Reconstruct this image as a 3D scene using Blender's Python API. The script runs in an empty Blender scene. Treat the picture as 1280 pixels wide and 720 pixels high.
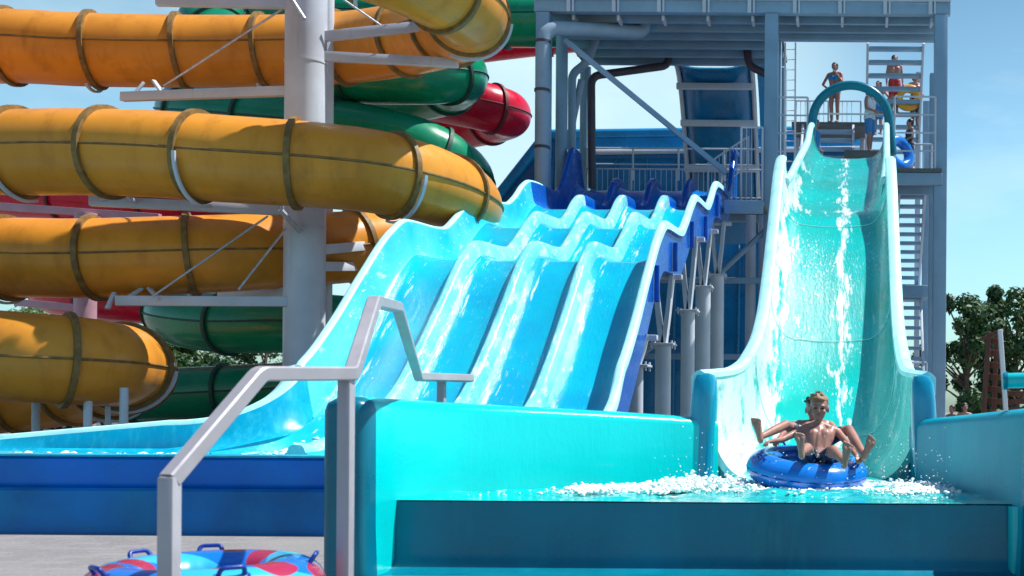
import bpy, bmesh, math, random
from mathutils import Vector, Matrix
V = Vector
R = math.radians
scene = bpy.context.scene
col = scene.collection
# ---------------------------------------------------------------- camera model (photo is 1280 x 720)
F, PX, PY, H, ROLL = 1400.0, 1060.0, 512.0, 1.5, R(0.4)
def at(px, py, Y):
    dx, dy = px - PX, PY - py
    c, s = math.cos(ROLL), math.sin(ROLL)
    ux, uy = dx * c - dy * s, dx * s + dy * c
    return V((ux * Y / F, Y, H + uy * Y / F))

# ---------------------------------------------------------------- materials
def nodes_of(name):
    m = bpy.data.materials.new(name); m.use_nodes = True
    nt = m.node_tree; nt.nodes.clear()
    out = nt.nodes.new('ShaderNodeOutputMaterial'); b = nt.nodes.new('ShaderNodeBsdfPrincipled')
    nt.links.new(b.outputs[0], out.inputs[0])
    return m, nt, b
def noise(nt, scale, detail=4, stretch=None, coord='Object', rough=0.55):
    tc = nt.nodes.new('ShaderNodeTexCoord'); n = nt.nodes.new('ShaderNodeTexNoise')
    n.inputs['Scale'].default_value = scale; n.inputs['Detail'].default_value = detail
    n.inputs['Roughness'].default_value = rough
    if stretch:
        mp = nt.nodes.new('ShaderNodeMapping'); mp.inputs['Scale'].default_value = stretch
        nt.links.new(tc.outputs[coord], mp.inputs[0]); nt.links.new(mp.outputs[0], n.inputs['Vector'])
    else:
        nt.links.new(tc.outputs[coord], n.inputs['Vector'])
    return n.outputs['Fac']
def ramp(nt, src, lo, hi):
    r = nt.nodes.new('ShaderNodeMapRange'); r.clamp = True
    r.inputs['From Min'].default_value = lo; r.inputs['From Max'].default_value = hi
    nt.links.new(src, r.inputs['Value']); return r.outputs[0]
def mix(nt, fac, a, b):
    m = nt.nodes.new('ShaderNodeMix'); m.data_type = 'RGBA'
    if fac is not None: nt.links.new(fac, m.inputs[0])
    for i, c in ((6, a), (7, b)):
        if isinstance(c, (tuple, list)): m.inputs[i].default_value = (*c[:3], 1)
        else: nt.links.new(c, m.inputs[i])
    return m.outputs[2]
def bump(nt, b, h, strength, dist=0.02):
    n = nt.nodes.new('ShaderNodeBump'); n.inputs['Strength'].default_value = strength
    n.inputs['Distance'].default_value = dist
    nt.links.new(h, n.inputs['Height']); nt.links.new(n.outputs[0], b.inputs['Normal'])
def mul(c, k): return tuple(min(1, max(0, x * k)) for x in c)
def M(name, c, rough=0.5, var=0.15, scale=3, metal=0, coat=0, spec=0.4, bmp=0.0, bscale=40, dirt=None, dlo=0.55, dhi=0.75, stretch=None, dstretch=None):
    m, nt, b = nodes_of(name)
    f = noise(nt, scale, 5, stretch)
    k = mix(nt, ramp(nt, f, 0.3, 0.7), mul(c, 1 - var), mul(c, 1 + var))
    if dirt:
        d = noise(nt, scale * 1.7, 8, dstretch, rough=0.65)
        k = mix(nt, ramp(nt, d, dlo, dhi), k, dirt)
    nt.links.new(k, b.inputs['Base Color'])
    rr = nt.nodes.new('ShaderNodeMapRange'); nt.links.new(noise(nt, scale * 4, 6), rr.inputs[0])
    rr.inputs['From Min'].default_value = 0.3; rr.inputs['From Max'].default_value = 0.7
    rr.inputs['To Min'].default_value = rough * 0.75; rr.inputs['To Max'].default_value = min(1, rough * 1.25)
    nt.links.new(rr.outputs[0], b.inputs['Roughness'])
    b.inputs['Specular IOR Level'].default_value = spec
    b.inputs['Metallic'].default_value = metal; b.inputs['Coat Weight'].default_value = coat
    b.inputs['Coat Roughness'].default_value = 0.08
    if bmp: bump(nt, b, noise(nt, bscale, 5), bmp)
    return m
def flowing(name, c, c2, foam=(0.62, 0.72), stretch=(7, 1.0, 2.0), fscale=2.2, spark=(0.60, 0.66), bs=0.35, rough=0.12, bdist=0.03, sparkscale=30, foamcol=(0.86, 0.93, 0.93), boost=(), coat=0.3, spec=0.35):
    """fibreglass chute with a film of running water: streaks of white water, painted sun sparkle and fine ripples"""
    m, nt, b = nodes_of(name)
    k = mix(nt, ramp(nt, noise(nt, 0.8, 4), 0.35, 0.65), c, c2)
    st = noise(nt, fscale, 6, stretch, rough=0.7)
    sp = noise(nt, sparkscale, 6, (1, 0.24, 0.34), rough=0.72)
    big = noise(nt, 0.55, 2)
    mx = nt.nodes.new('ShaderNodeMath'); mx.operation = 'MAXIMUM'
    m1 = nt.nodes.new('ShaderNodeMath'); m1.operation = 'MULTIPLY'
    nt.links.new(ramp(nt, sp, *spark), m1.inputs[0]); nt.links.new(ramp(nt, big, 0.42, 0.58), m1.inputs[1])  # fine white flecks: sun sparkle painted into the colour
    st0 = st
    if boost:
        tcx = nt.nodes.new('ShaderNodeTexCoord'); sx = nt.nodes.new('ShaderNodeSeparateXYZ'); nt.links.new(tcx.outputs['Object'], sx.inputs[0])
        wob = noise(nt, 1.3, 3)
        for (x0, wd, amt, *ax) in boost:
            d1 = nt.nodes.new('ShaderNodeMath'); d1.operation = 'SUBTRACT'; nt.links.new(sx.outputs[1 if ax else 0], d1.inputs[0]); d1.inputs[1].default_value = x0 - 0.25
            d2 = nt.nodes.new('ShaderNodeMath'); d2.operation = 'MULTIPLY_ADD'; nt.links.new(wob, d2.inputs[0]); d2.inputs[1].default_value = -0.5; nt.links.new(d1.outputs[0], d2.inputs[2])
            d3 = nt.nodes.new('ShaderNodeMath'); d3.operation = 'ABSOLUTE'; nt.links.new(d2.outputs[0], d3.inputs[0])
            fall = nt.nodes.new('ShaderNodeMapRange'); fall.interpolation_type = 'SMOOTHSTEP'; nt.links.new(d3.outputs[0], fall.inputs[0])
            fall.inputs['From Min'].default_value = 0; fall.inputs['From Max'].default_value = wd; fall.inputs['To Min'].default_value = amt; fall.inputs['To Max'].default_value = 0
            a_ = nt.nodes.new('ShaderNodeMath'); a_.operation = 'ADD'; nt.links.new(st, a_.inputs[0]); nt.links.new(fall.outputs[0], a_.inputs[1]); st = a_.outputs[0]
    nt.links.new(ramp(nt, st, *foam), mx.inputs[0]); nt.links.new(m1.outputs[0], mx.inputs[1])
    k = mix(nt, mx.outputs[0], k, foamcol)
    nt.links.new(k, b.inputs['Base Color'])
    b.inputs['Roughness'].default_value = rough; b.inputs['Coat Weight'].default_value = coat; b.inputs['Specular IOR Level'].default_value = spec
    b.inputs['Coat Roughness'].default_value = 0.05
    ad = nt.nodes.new('ShaderNodeMath'); ad.operation = 'ADD'
    nt.links.new(sp, ad.inputs[0]); nt.links.new(st0, ad.inputs[1])
    bump(nt, b, ad.outputs[0], bs, bdist)
    return m

TQ = (0.0, 0.44, 0.48)
mt = {}
LX = [-7.75 + k_ * 1.05 for k_ in range(4)]
mt['lane'] = flowing('wet_cyan_lane', (0.0, 0.35, 0.58), (0.0, 0.47, 0.63), coat=0.05, spec=0.3, foam=(0.65, 0.78), spark=(0.63, 0.72), stretch=(6, 0.45, 0.7), boost=tuple((x_ + 0.22, 0.20, 0.11) for x_ in LX))
mt['divider'] = flowing('wet_pale_divider', (0.12, 0.62, 0.70), (0.32, 0.76, 0.80), foam=(0.52, 0.68), fscale=1.6, coat=0.15)
mt['racer_wall'] = flowing('pale_turquoise_wall', (0.01, 0.50, 0.64), (0.10, 0.62, 0.70), coat=0.15, foam=(0.60, 0.76), bs=0.1, rough=0.2, stretch=(2, .7, 2))
mt['royal'] = M('royal_blue_fibreglass', (0.0, 0.10, 0.50), 0.25, 0.2, 0.9, coat=0.2, dirt=(0.002, 0.17, 0.56), dlo=0.6, dhi=0.9)
mt['royal_wet'] = flowing('wet_royal_blue', (0.0, 0.13, 0.58), (0.0, 0.19, 0.62), foam=(0.70, 0.76), coat=0.15)
mt['rim_white'] = M('pale_worn_rim', (0.45, 0.86, 0.88), 0.35, 0.12, 2.0, dirt=(0.2, 0.68, 0.75))
mt['flume'] = flowing('wet_turquoise_flume', (0.0, 0.42, 0.37), (0.0, 0.50, 0.48), foam=(0.64, 0.74), stretch=(5, .55, 0.8), fscale=1.6, bs=0.45, boost=((-0.10, 0.22, 0.20), (-1.30, 0.52, 0.24), (0.72, 0.25, 0.08), (22.3, 0.9, 0.11, 'y'), (14.5, 3.0, 0.05, 'y')))  # left wall boost: white water plus sun glare painted as white
mt['flume_side'] = flowing('wet_turquoise_side', (0.02, 0.55, 0.52), (0.10, 0.62, 0.60), foam=(0.58, 0.72), stretch=(3, 2.6, 0.25), fscale=1.3, bs=0.6, rough=0.18)
mt['flume_blue'] = flowing('wet_blue_flume', (0.0, 0.28, 0.48), (0.0, 0.36, 0.55), foam=(0.66, 0.72), stretch=(5, .8, 1))
mt['flume_white'] = flowing('whitewater_strip', (0.0, 0.55, 0.53), (0.05, 0.62, 0.60), foam=(0.46, 0.54), stretch=(9, 1.2, 3), fscale=3, bs=0.6)
mt['tq'] = M('turquoise_fibreglass', TQ, 0.24, 0.12, 0.9, coat=0.2, dirt=(0.02, 0.52, 0.54), dlo=0.5, dhi=0.85, dstretch=(4, 4, 0.4), bmp=0.06, bscale=9)
mt['tq_dark'] = M('deep_teal_and_shade', (0.0, 0.15, 0.23), 0.3, 0.25, 0.9, coat=0.1, spec=0.3, dirt=(0.0, 0.19, 0.25), dstretch=(4, 4, .4))  # deep teal; on the weir, turquoise with shade put into its colour
mt['tq_wet'] = flowing('wet_turquoise_wall', (0.0, 0.55, 0.56), (0.0, 0.62, 0.62), coat=0.15, foam=(0.73, 0.78), stretch=(6, 6, 0.4), fscale=1.2, spark=(0.74, 0.78), bs=0.2, rough=0.14)
mt['tq_shade'] = M('shaded_turquoise_fibreglass', (0.0, 0.25, 0.42), 0.22, 0.15, 0.9, coat=0.3, spec=0.4, dirt=(0.01, 0.34, 0.46), dlo=0.5, dhi=0.8, dstretch=(4, 4, 0.4))  # turquoise made bluer and darker: shade put into the colour
mt['tq_shade_wet'] = flowing('wet_shaded_turquoise_wall', (0.0, 0.26, 0.40), (0.0, 0.36, 0.46), foam=(0.72, 0.80), stretch=(5, 5, 0.35), fscale=1.4, spark=(0.74, 0.8), bs=0.15, rough=0.42, coat=0.0, spec=0.10)  # wet wall turquoise with its shade painted into the base colour
mt['pool_blue'] = M('pool_blue_fibreglass', (0.0, 0.15, 0.62), 0.3, 0.25, 0.8, coat=0, spec=0.25, dirt=(0.0, 0.20, 0.58), dlo=0.5, dhi=0.8, dstretch=(1, 1, 0.6))
mt['pool_low'] = M('pool_base_blue', (0.0, 0.15, 0.45), 0.35, 0.3, 0.9, coat=0, spec=0.25, dirt=(0.0, 0.21, 0.42), dlo=0.5, dhi=0.8)
mt['pool_in'] = M('pool_cyan_liner', (0.0, 0.38, 0.60), 0.25, 0.2, 1.2, coat=0.15, dirt=(0.03, 0.52, 0.68), dlo=0.5, dhi=0.75, dstretch=(5, 5, 0.5))
mt['steel'] = M('blue_grey_paint', (0.22, 0.36, 0.50), 0.4, 0.1, 1.5, dirt=(0.25, 0.30, 0.33), dlo=0.6, dhi=0.85, dstretch=(3, 3, 0.3))
mt['steel_lt'] = M('pale_grey_paint', (0.52, 0.57, 0.65), 0.42, 0.10, 1.2, dirt=(0.36, 0.39, 0.42), dlo=0.6, dhi=0.85, dstretch=(4, 4, 0.25))
mt['galv'] = M('galvanised_steel', (0.45, 0.48, 0.52), 0.38, 0.2, 9, metal=0.6)
mt['pipe'] = M('grey_drain_pipe', (0.26, 0.36, 0.47), 0.35, 0.1, 2)
mt['pipe_dk'] = M('dark_drain_pipe', (0.06, 0.05, 0.07), 0.4, 0.2, 3)
mt['deck'] = M('weathered_deck_board', (0.12, 0.125, 0.13), 0.7, 0.2, 3, stretch=(0.4, 4, 4), bmp=0.2)
mt['rail'] = M('satin_steel_rail', (0.36, 0.35, 0.385), 0.38, 0.10, 3, metal=0.15, dirt=(0.28, 0.27, 0.28), dlo=0.6, dhi=0.8)
mt['back_blue'] = M('deep_blue_fibreglass', (0.003, 0.15, 0.34), 0.3, 0.2, 0.6, coat=0.3, dirt=(0.006, 0.2, 0.42), dlo=0.5, dhi=0.8, dstretch=(2, 2, 0.4))
mt['back_rim'] = M('bright_blue_rim', (0.01, 0.26, 0.55), 0.3, 0.15, 1)
mt['yellow'] = M('amber_fibreglass', (0.64, 0.26, 0.032), 0.34, 0.16, 0.7, coat=0.12, spec=0.2, dirt=(0.44, 0.17, 0.022), dlo=0.5, dhi=0.78, dstretch=(2.2, 2.2, 0.35), bmp=0.03, bscale=6)
mt['yellow_fl'] = M('brown_stained_flange', (0.20, 0.12, 0.035), 0.6, 0.35, 6, dirt=(0.08, 0.05, 0.03))
mt['seam'] = M('dark_sealant', (0.06, 0.04, 0.025), 0.7, 0.3, 6)
mt['green'] = M('green_fibreglass', (0.002, 0.22, 0.11), 0.3, 0.2, 0.7, coat=0.2, spec=0.3, dirt=(0.01, 0.26, 0.2), dlo=0.55, dhi=0.85)
mt['green_fl'] = M('dark_green_flange', (0.01, 0.06, 0.05), 0.6, 0.3, 6)
mt['red'] = M('crimson_fibreglass', (0.50, 0.004, 0.03), 0.3, 0.15, 0.7, coat=0.12, spec=0.25)
mt['red_fl'] = M('dark_red_flange', (0.12, 0.012, 0.02), 0.6, 0.3, 6)
mt['pink'] = M('faded_pink_paint', (0.45, 0.26, 0.32), 0.5, 0.12, 2)
mt['wood'] = M('red_brown_wood', (0.13, 0.045, 0.03), 0.6, 0.3, 4, stretch=(6, 6, 0.6), bmp=0.2)
mt['white'] = M('white_paint', (0.78, 0.79, 0.80), 0.4, 0.05, 3)
mt['skin'] = M('tanned_skin', (0.34, 0.18, 0.14), 0.42, 0.22, 9, spec=0.45, dirt=(0.42, 0.17, 0.13), dlo=0.45, dhi=0.75, bmp=0.12, bscale=120)
mt['skin2'] = M('fair_skin', (0.55, 0.30, 0.22), 0.45, 0.1, 7)
mt['sole'] = M('pale_sole_skin', (0.55, 0.36, 0.28), 0.5, 0.12, 12)
mt['hair'] = M('wet_brown_hair', (0.20, 0.11, 0.055), 0.4, 0.4, 30, stretch=(1, 1, .3), bmp=0.5, bscale=60)
mt['hair_dk'] = M('dark_hair', (0.018, 0.013, 0.011), 0.4, 0.4, 30, bmp=0.4, bscale=60)
mt['eye'] = M('dark_eye', (0.02, 0.015, 0.012), 0.15, 0.1, 9)
mt['lip'] = M('lip', (0.36, 0.12, 0.10), 0.4, 0.1, 9)
mt['teeth'] = M('teeth', (0.75, 0.72, 0.66), 0.3, 0.03, 9)
mt['swim_blue'] = M('blue_swimwear', (0.01, 0.25, 0.6), 0.6, 0.2, 8)
mt['swim_dark'] = M('patterned_dark_shorts', (0.02, 0.03, 0.07), 0.6, 0.3, 8, dirt=(0.7, 0.72, 0.75), dlo=0.58, dhi=0.60)
mt['swim_red'] = M('red_swimwear', (0.55, 0.03, 0.03), 0.6, 0.15, 8)
mt['tank'] = M('white_cotton', (0.66, 0.70, 0.75), 0.8, 0.06, 8)
mt['denim'] = M('blue_shorts', (0.05, 0.22, 0.5), 0.75, 0.15, 8)
mt['dots'] = M('dotted_swimwear', (0.03, 0.03, 0.05), 0.6, 0.2, 14, dirt=(0.7, 0.7, 0.7), dlo=0.6, dhi=0.62)
mt['vinyl'] = M('blue_vinyl', (0.004, 0.17, 0.62), 0.22, 0.12, 2, coat=0.6, bmp=0.03, bscale=12)
mt['vinyl_dk'] = M('navy_vinyl', (0.006, 0.035, 0.25), 0.35, 0.2, 6)
mt['vinyl_yel'] = M('yellow_vinyl', (0.75, 0.36, 0.02), 0.3, 0.12, 2, coat=0.5)
mt['bark'] = M('bark', (0.10, 0.07, 0.05), 0.85, 0.35, 5, stretch=(3, 3, .5), bmp=0.6, bscale=12)
mt['tyre'] = M('tyre_rubber', (0.02, 0.02, 0.02), 0.8, 0.2, 8)
mt['glass'] = M('dark_window_glass', (0.03, 0.04, 0.05), 0.08, 0.1, 2, coat=0.5)
for n_, c_ in (('car_white', (0.7, 0.7, 0.7)), ('car_grey', (0.2, 0.21, 0.22)), ('car_blue', (0.03, 0.08, 0.25)), ('car_red', (0.35, 0.03, 0.03))):
    mt[n_] = M(n_ + '_paint', c_, 0.25, 0.04, 2, coat=0.8)
def leafmat(name, a, b):
    m, nt, bs = nodes_of(name)
    gi = nt.nodes.new('ShaderNodeNewGeometry')
    k = mix(nt, gi.outputs['Random Per Island'], a, b)
    nt.links.new(k, bs.inputs['Base Color']); bs.inputs['Roughness'].default_value = 0.5
    tr = nt.nodes.new('ShaderNodeBsdfTranslucent'); nt.links.new(k, tr.inputs[0])
    ms = nt.nodes.new('ShaderNodeMixShader'); ms.inputs[0].default_value = 0.35
    out = [n for n in nt.nodes if n.type == 'OUTPUT_MATERIAL'][0]
    nt.links.new(bs.outputs[0], ms.inputs[1]); nt.links.new(tr.outputs[0], ms.inputs[2]); nt.links.new(ms.outputs[0], out.inputs[0])
    return m
mt['leaf'] = leafmat('dark_leaf', (0.02, 0.07, 0.022), (0.07, 0.15, 0.045))
mt['leaf2'] = leafmat('mid_leaf', (0.04, 0.10, 0.03), (0.13, 0.20, 0.05))
def paving():
    m, nt, b = nodes_of('grey_paving')
    tc = nt.nodes.new('ShaderNodeTexCoord'); br = nt.nodes.new('ShaderNodeTexBrick')
    br.inputs['Scale'].default_value = 1.0; br.inputs['Brick Width'].default_value = 0.42; br.inputs['Row Height'].default_value = 0.21
    br.inputs['Mortar Size'].default_value = 0.008; br.inputs['Color1'].default_value = (0.17, 0.165, 0.17, 1)
    br.inputs['Color2'].default_value = (0.22, 0.215, 0.22, 1); br.inputs['Mortar'].default_value = (0.14, 0.135, 0.13, 1)
    nt.links.new(tc.outputs['Object'], br.inputs['Vector'])
    k = mix(nt, ramp(nt, noise(nt, 0.7, 8, rough=0.7), 0.4, 0.7), br.outputs['Color'], (0.22, 0.215, 0.21))
    k2 = mix(nt, ramp(nt, noise(nt, 25, 4), 0.55, 0.75), k, (0.32, 0.315, 0.32))
    nt.links.new(k2, b.inputs['Base Color']); b.inputs['Roughness'].default_value = 0.8
    bump(nt, b, br.outputs['Fac'], -0.4, 0.01)
    return m
mt['paving'] = paving()
def foammat():
    m, nt, b = nodes_of('white_foam')
    b.inputs['Base Color'].default_value = (0.86, 0.92, 0.92, 1); b.inputs['Roughness'].default_value = 0.35
    b.inputs['Subsurface Weight'].default_value = 0.75; b.inputs['Subsurface Radius'].default_value = (0.06, 0.08, 0.08)
    bump(nt, b, noise(nt, 60, 4), 0.5, 0.01)
    return m
mt['foam'] = foammat()
def watermat(name, a, b_, foamr, sc=6, strength=0.6, wakes=()):
    m, nt, b = nodes_of(name)
    f1 = noise(nt, sc, 6, rough=0.62); f2 = noise(nt, sc * 0.35, 3)
    k = mix(nt, ramp(nt, f2, 0.35, 0.65), a, b_)
    ff = f1
    for (cx, cy, rad, amt) in wakes:
        tcx = nt.nodes.new('ShaderNodeTexCoord'); dd = nt.nodes.new('ShaderNodeVectorMath'); dd.operation = 'DISTANCE'
        nt.links.new(tcx.outputs['Object'], dd.inputs[0]); dd.inputs[1].default_value = (cx, cy, 0.75)
        fl_ = nt.nodes.new('ShaderNodeMapRange'); fl_.interpolation_type = 'SMOOTHSTEP'; nt.links.new(dd.outputs['Value'], fl_.inputs[0])
        fl_.inputs['From Min'].default_value = rad * 0.3; fl_.inputs['From Max'].default_value = rad; fl_.inputs['To Min'].default_value = amt; fl_.inputs['To Max'].default_value = 0
        fine = noise(nt, sc * 4, 6, rough=0.7); m0 = nt.nodes.new('ShaderNodeMath'); m0.operation = 'MULTIPLY'; nt.links.new(fine, m0.inputs[0]); nt.links.new(fl_.outputs[0], m0.inputs[1])
        a_ = nt.nodes.new('ShaderNodeMath'); a_.operation = 'ADD'; nt.links.new(ff, a_.inputs[0]); nt.links.new(m0.outputs[0], a_.inputs[1]); ff = a_.outputs[0]
    k = mix(nt, ramp(nt, ff, *foamr), k, (0.8, 0.9, 0.9))
    nt.links.new(k, b.inputs['Base Color']); b.inputs['Roughness'].default_value = 0.06; b.inputs['IOR'].default_value = 1.33
    b.inputs['Coat Weight'].default_value = 0.5
    bump(nt, b, f1, strength, 0.06)
    return m
mt['water'] = watermat('turquoise_water', (0.0, 0.42, 0.42), (0.0, 0.54, 0.52), (0.63, 0.73), wakes=((-0.4, 10.6, 1.1, 0.36), (-1.5, 10.4, 0.9, 0.34), (0.6, 10.6, 0.7, 0.34), (-2.2, 10.1, 0.6, 0.25)))
mt['water2'] = watermat('cyan_water', (0.0, 0.42, 0.60), (0.02, 0.56, 0.70), (0.58, 0.66), 9)

# ---------------------------------------------------------------- mesh helpers
def ident(name, label=None, cat=None, group=None, kind=None, o=None):
    if label: o['label'] = label
    if cat: o['category'] = cat
    if group: o['group'] = group
    if kind: o['kind'] = kind
    return o
def thing(name, label, cat, loc=(0, 0, 0), group=None):
    o = bpy.data.objects.new(name, None); col.objects.link(o); o.location = loc; o.empty_display_size = 0.3
    return ident(name, label, cat, group, o=o)
def obj(name, bm, mats, parent=None, smooth=True, sharp=38, label=None, cat=None, group=None, kind=None, recalc=True):
    if recalc: bmesh.ops.recalc_face_normals(bm, faces=bm.faces)
    me = bpy.data.meshes.new(name); bm.to_mesh(me); bm.free()
    if not isinstance(mats, (list, tuple)): mats = [mats]
    for m in mats: me.materials.append(m)
    if smooth:
        for p in me.polygons: p.use_smooth = True
        if sharp: me.set_sharp_from_angle(angle=R(sharp))
    o = bpy.data.objects.new(name, me); col.objects.link(o)
    if parent is not None:
        o.parent = parent
        if parent.type == 'EMPTY': o.matrix_parent_inverse = Matrix.Translation(parent.location).inverted()
    return ident(name, label, cat, group, kind, o)
def dup(root, loc, label=None, group=None):
    r = root.copy(); col.objects.link(r); r.location = loc
    if label: r['label'] = label
    if group: r['group'] = group
    for ch in list(root.children):
        c = ch.copy(); col.objects.link(c); c.parent = r; c.matrix_parent_inverse = ch.matrix_parent_inverse.copy()
        for g in list(ch.children):
            d = g.copy(); col.objects.link(d); d.parent = c; d.matrix_parent_inverse = g.matrix_parent_inverse.copy()
    return r
def B(): return bmesh.new()
def box(bm, c, s, rot=None, bev=0.0):
    t = bmesh.new(); bmesh.ops.create_cube(t, size=1.0)
    bmesh.ops.scale(t, vec=V(s), verts=t.verts)
    if bev > 0: bmesh.ops.bevel(t, geom=list(t.edges), offset=bev, segments=2, profile=0.5, affect='EDGES')
    mtx = Matrix.Translation(V(c)) @ (rot.to_4x4() if rot is not None else Matrix.Identity(4))
    bmesh.ops.transform(t, matrix=mtx, verts=t.verts)
    merge(bm, t)
def merge(bm, t):
    vs = [bm.verts.new(v.co) for v in t.verts]; t.verts.index_update()
    for f in t.faces:
        try:
            nf = bm.faces.new([vs[v.index] for v in f.verts]); nf.material_index = f.material_index
        except ValueError: pass
    t.free()
def beam(bm, p, q, w, h, bev=0.0):
    p, q = V(p), V(q); d = q - p
    box(bm, (p + q) / 2, (w, d.length, h), d.to_track_quat('Y', 'Z').to_matrix(), bev)
def frames(pts):
    n = len(pts); T = []
    for i in range(n):
        T.append((pts[min(n - 1, i + 1)] - pts[max(0, i - 1)]).normalized())
    up = V((0, 0, 1)) if abs(T[0].z) < 0.9 else V((1, 0, 0))
    N = (up - T[0] * up.dot(T[0])).normalized(); out = []
    for i in range(n):
        N = (N - T[i] * N.dot(T[i])).normalized()
        out.append((T[i], N, T[i].cross(N)))
    return out
def loft(bm, secs, closed=True, caps=True, mat=None, capmat=0):
    rings = [[bm.verts.new(p) for p in s] for s in secs]
    m = len(secs[0]); k = m if closed else m - 1
    for i in range(len(rings) - 1):
        for j in range(k):
            a, b, c, d = rings[i][j], rings[i][(j + 1) % m], rings[i + 1][(j + 1) % m], rings[i + 1][j]
            try:
                f = bm.faces.new((a, b, c, d))
                if mat: f.material_index = mat(i, j)
            except ValueError: pass
    if closed and caps:
        for r_ in (rings[0], rings[-1]):
            try: bm.faces.new(r_).material_index = capmat
            except ValueError: pass
def tube(bm, pts, r, seg=10, caps=True):
    pts = [V(p) for p in pts]; fr = frames(pts)
    rr = r if isinstance(r, (list, tuple)) else [r] * len(pts)
    secs = [[p + (N * math.cos(2 * math.pi * j / seg) + Bn * math.sin(2 * math.pi * j / seg)) * rad for j in range(seg)] for p, (T, N, Bn), rad in zip(pts, fr, rr)]
    loft(bm, secs, True, caps)
def sqtube(bm, pts, hw):
    """square section tube with softened corners"""
    pts = [V(p) for p in pts]; fr = frames(pts); b = hw * 0.22
    prof = [(hw - b, hw), (hw, hw - b), (hw, -hw + b), (hw - b, -hw), (-hw + b, -hw), (-hw, -hw + b), (-hw, hw - b), (-hw + b, hw)]
    loft(bm, [[p + N * b_ + Bn * a_ for (a_, b_) in prof] for p, (T, N, Bn) in zip(pts, fr)])
def spl(pts, per=8):
    pts = [V(p) for p in pts]; P = [pts[0] * 2 - pts[1]] + pts + [pts[-1] * 2 - pts[-2]]; out = []
    for i in range(1, len(P) - 2):
        a, b, c, d = P[i - 1:i + 3]
        for k in range(per):
            t = k / per
            out.append(0.5 * ((2 * b) + (c - a) * t + (2 * a - 5 * b + 4 * c - d) * t * t + (3 * b - a - 3 * c + d) * t ** 3))
    out.append(pts[-1]); return out
def rounded(pts, rad, n=5):
    """polyline with rounded corners"""
    pts = [V(p) for p in pts]; out = [pts[0]]
    for i in range(1, len(pts) - 1):
        a, b, c = pts[i - 1:i + 2]; r = min(rad, (a - b).length * 0.45, (c - b).length * 0.45)
        p, q = b + (a - b).normalized() * r, b + (c - b).normalized() * r
        for k in range(n + 1):
            t = k / n; out.append(p * (1 - t) ** 2 + b * 2 * t * (1 - t) + q * t * t)
    out.append(pts[-1]); return out
def interp(tab, y):
    """smooth (cosine-free monotone) table lookup"""
    tab = sorted(tab)
    if y <= tab[0][0]: return tab[0][1]
    if y >= tab[-1][0]: return tab[-1][1]
    n = len(tab)
    for i in range(n - 1):
        if tab[i][0] <= y <= tab[i + 1][0]:
            x0, y0 = tab[i]; x1, y1 = tab[i + 1]; h = x1 - x0; dl = (y1 - y0) / h
            def sl(k):
                if k == 0: return (tab[1][1] - tab[0][1]) / (tab[1][0] - tab[0][0])
                if k == n - 1: return (tab[-1][1] - tab[-2][1]) / (tab[-1][0] - tab[-2][0])
                a = (tab[k][1] - tab[k - 1][1]) / (tab[k][0] - tab[k - 1][0]); b = (tab[k + 1][1] - tab[k][1]) / (tab[k + 1][0] - tab[k][0])
                return 0 if a * b <= 0 else 2 * a * b / (a + b)
            m0, m1 = sl(i), sl(i + 1); t = (y - x0) / h
            return (2*t**3-3*t*t+1)*y0 + (t**3-2*t*t+t)*h*m0 + (-2*t**3+3*t*t)*y1 + (t**3-t*t)*h*m1
def ball(bm, c, r, sub=1):
    t = bmesh.new(); bmesh.ops.create_icosphere(t, subdivisions=sub, radius=1)
    rv = V(r) if not isinstance(r, (int, float)) else V((r, r, r))
    for v in t.verts: v.co = V((v.co.x * rv.x, v.co.y * rv.y, v.co.z * rv.z)) + V(c)
    merge(bm, t)
def rng(a, b, n): return [a + (b - a) * i / n for i in range(n + 1)]

def froth(bm, voxel, label, amp):
    """fuse foam blobs into one lumpy, pitted mass"""
    bmesh.ops.recalc_face_normals(bm, faces=bm.faces)
    me = bpy.data.meshes.new('tmp'); bm.to_mesh(me); bm.free()
    o = bpy.data.objects.new('tmp', me); col.objects.link(o)
    m = o.modifiers.new('r', 'REMESH'); m.mode = 'VOXEL'; m.voxel_size = voxel
    dg = bpy.context.evaluated_depsgraph_get(); dg.update()
    me2 = bpy.data.meshes.new_from_object(o.evaluated_get(dg)); bpy.data.objects.remove(o); me2.name = 'foam'
    from mathutils import noise as mn
    nn = [v.normal.copy() for v in me2.vertices]
    for v, n in zip(me2.vertices, nn): v.co += n * (mn.noise(v.co * 16) * amp + mn.noise(v.co * 70) * amp * 0.7)
    me2.materials.clear(); me2.materials.append(mt['foam'])
    for p in me2.polygons: p.use_smooth = True; p.material_index = 0
    r = bpy.data.objects.new('foam', me2); col.objects.link(r)
    return ident('foam', label, 'foam', None, 'stuff', r)
# ================================================================ ground
bm = B()
xs = rng(-300, 300, 24); ys = rng(-20, 700, 24)
g = [[bm.verts.new((x, y, 0)) for x in xs] for y in ys]
for i in range(24):
    for j in range(24): bm.faces.new((g[i][j], g[i][j+1], g[i+1][j+1], g[i+1][j]))
obj('ground', bm, mt['paving'], smooth=False, kind='structure')

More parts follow.
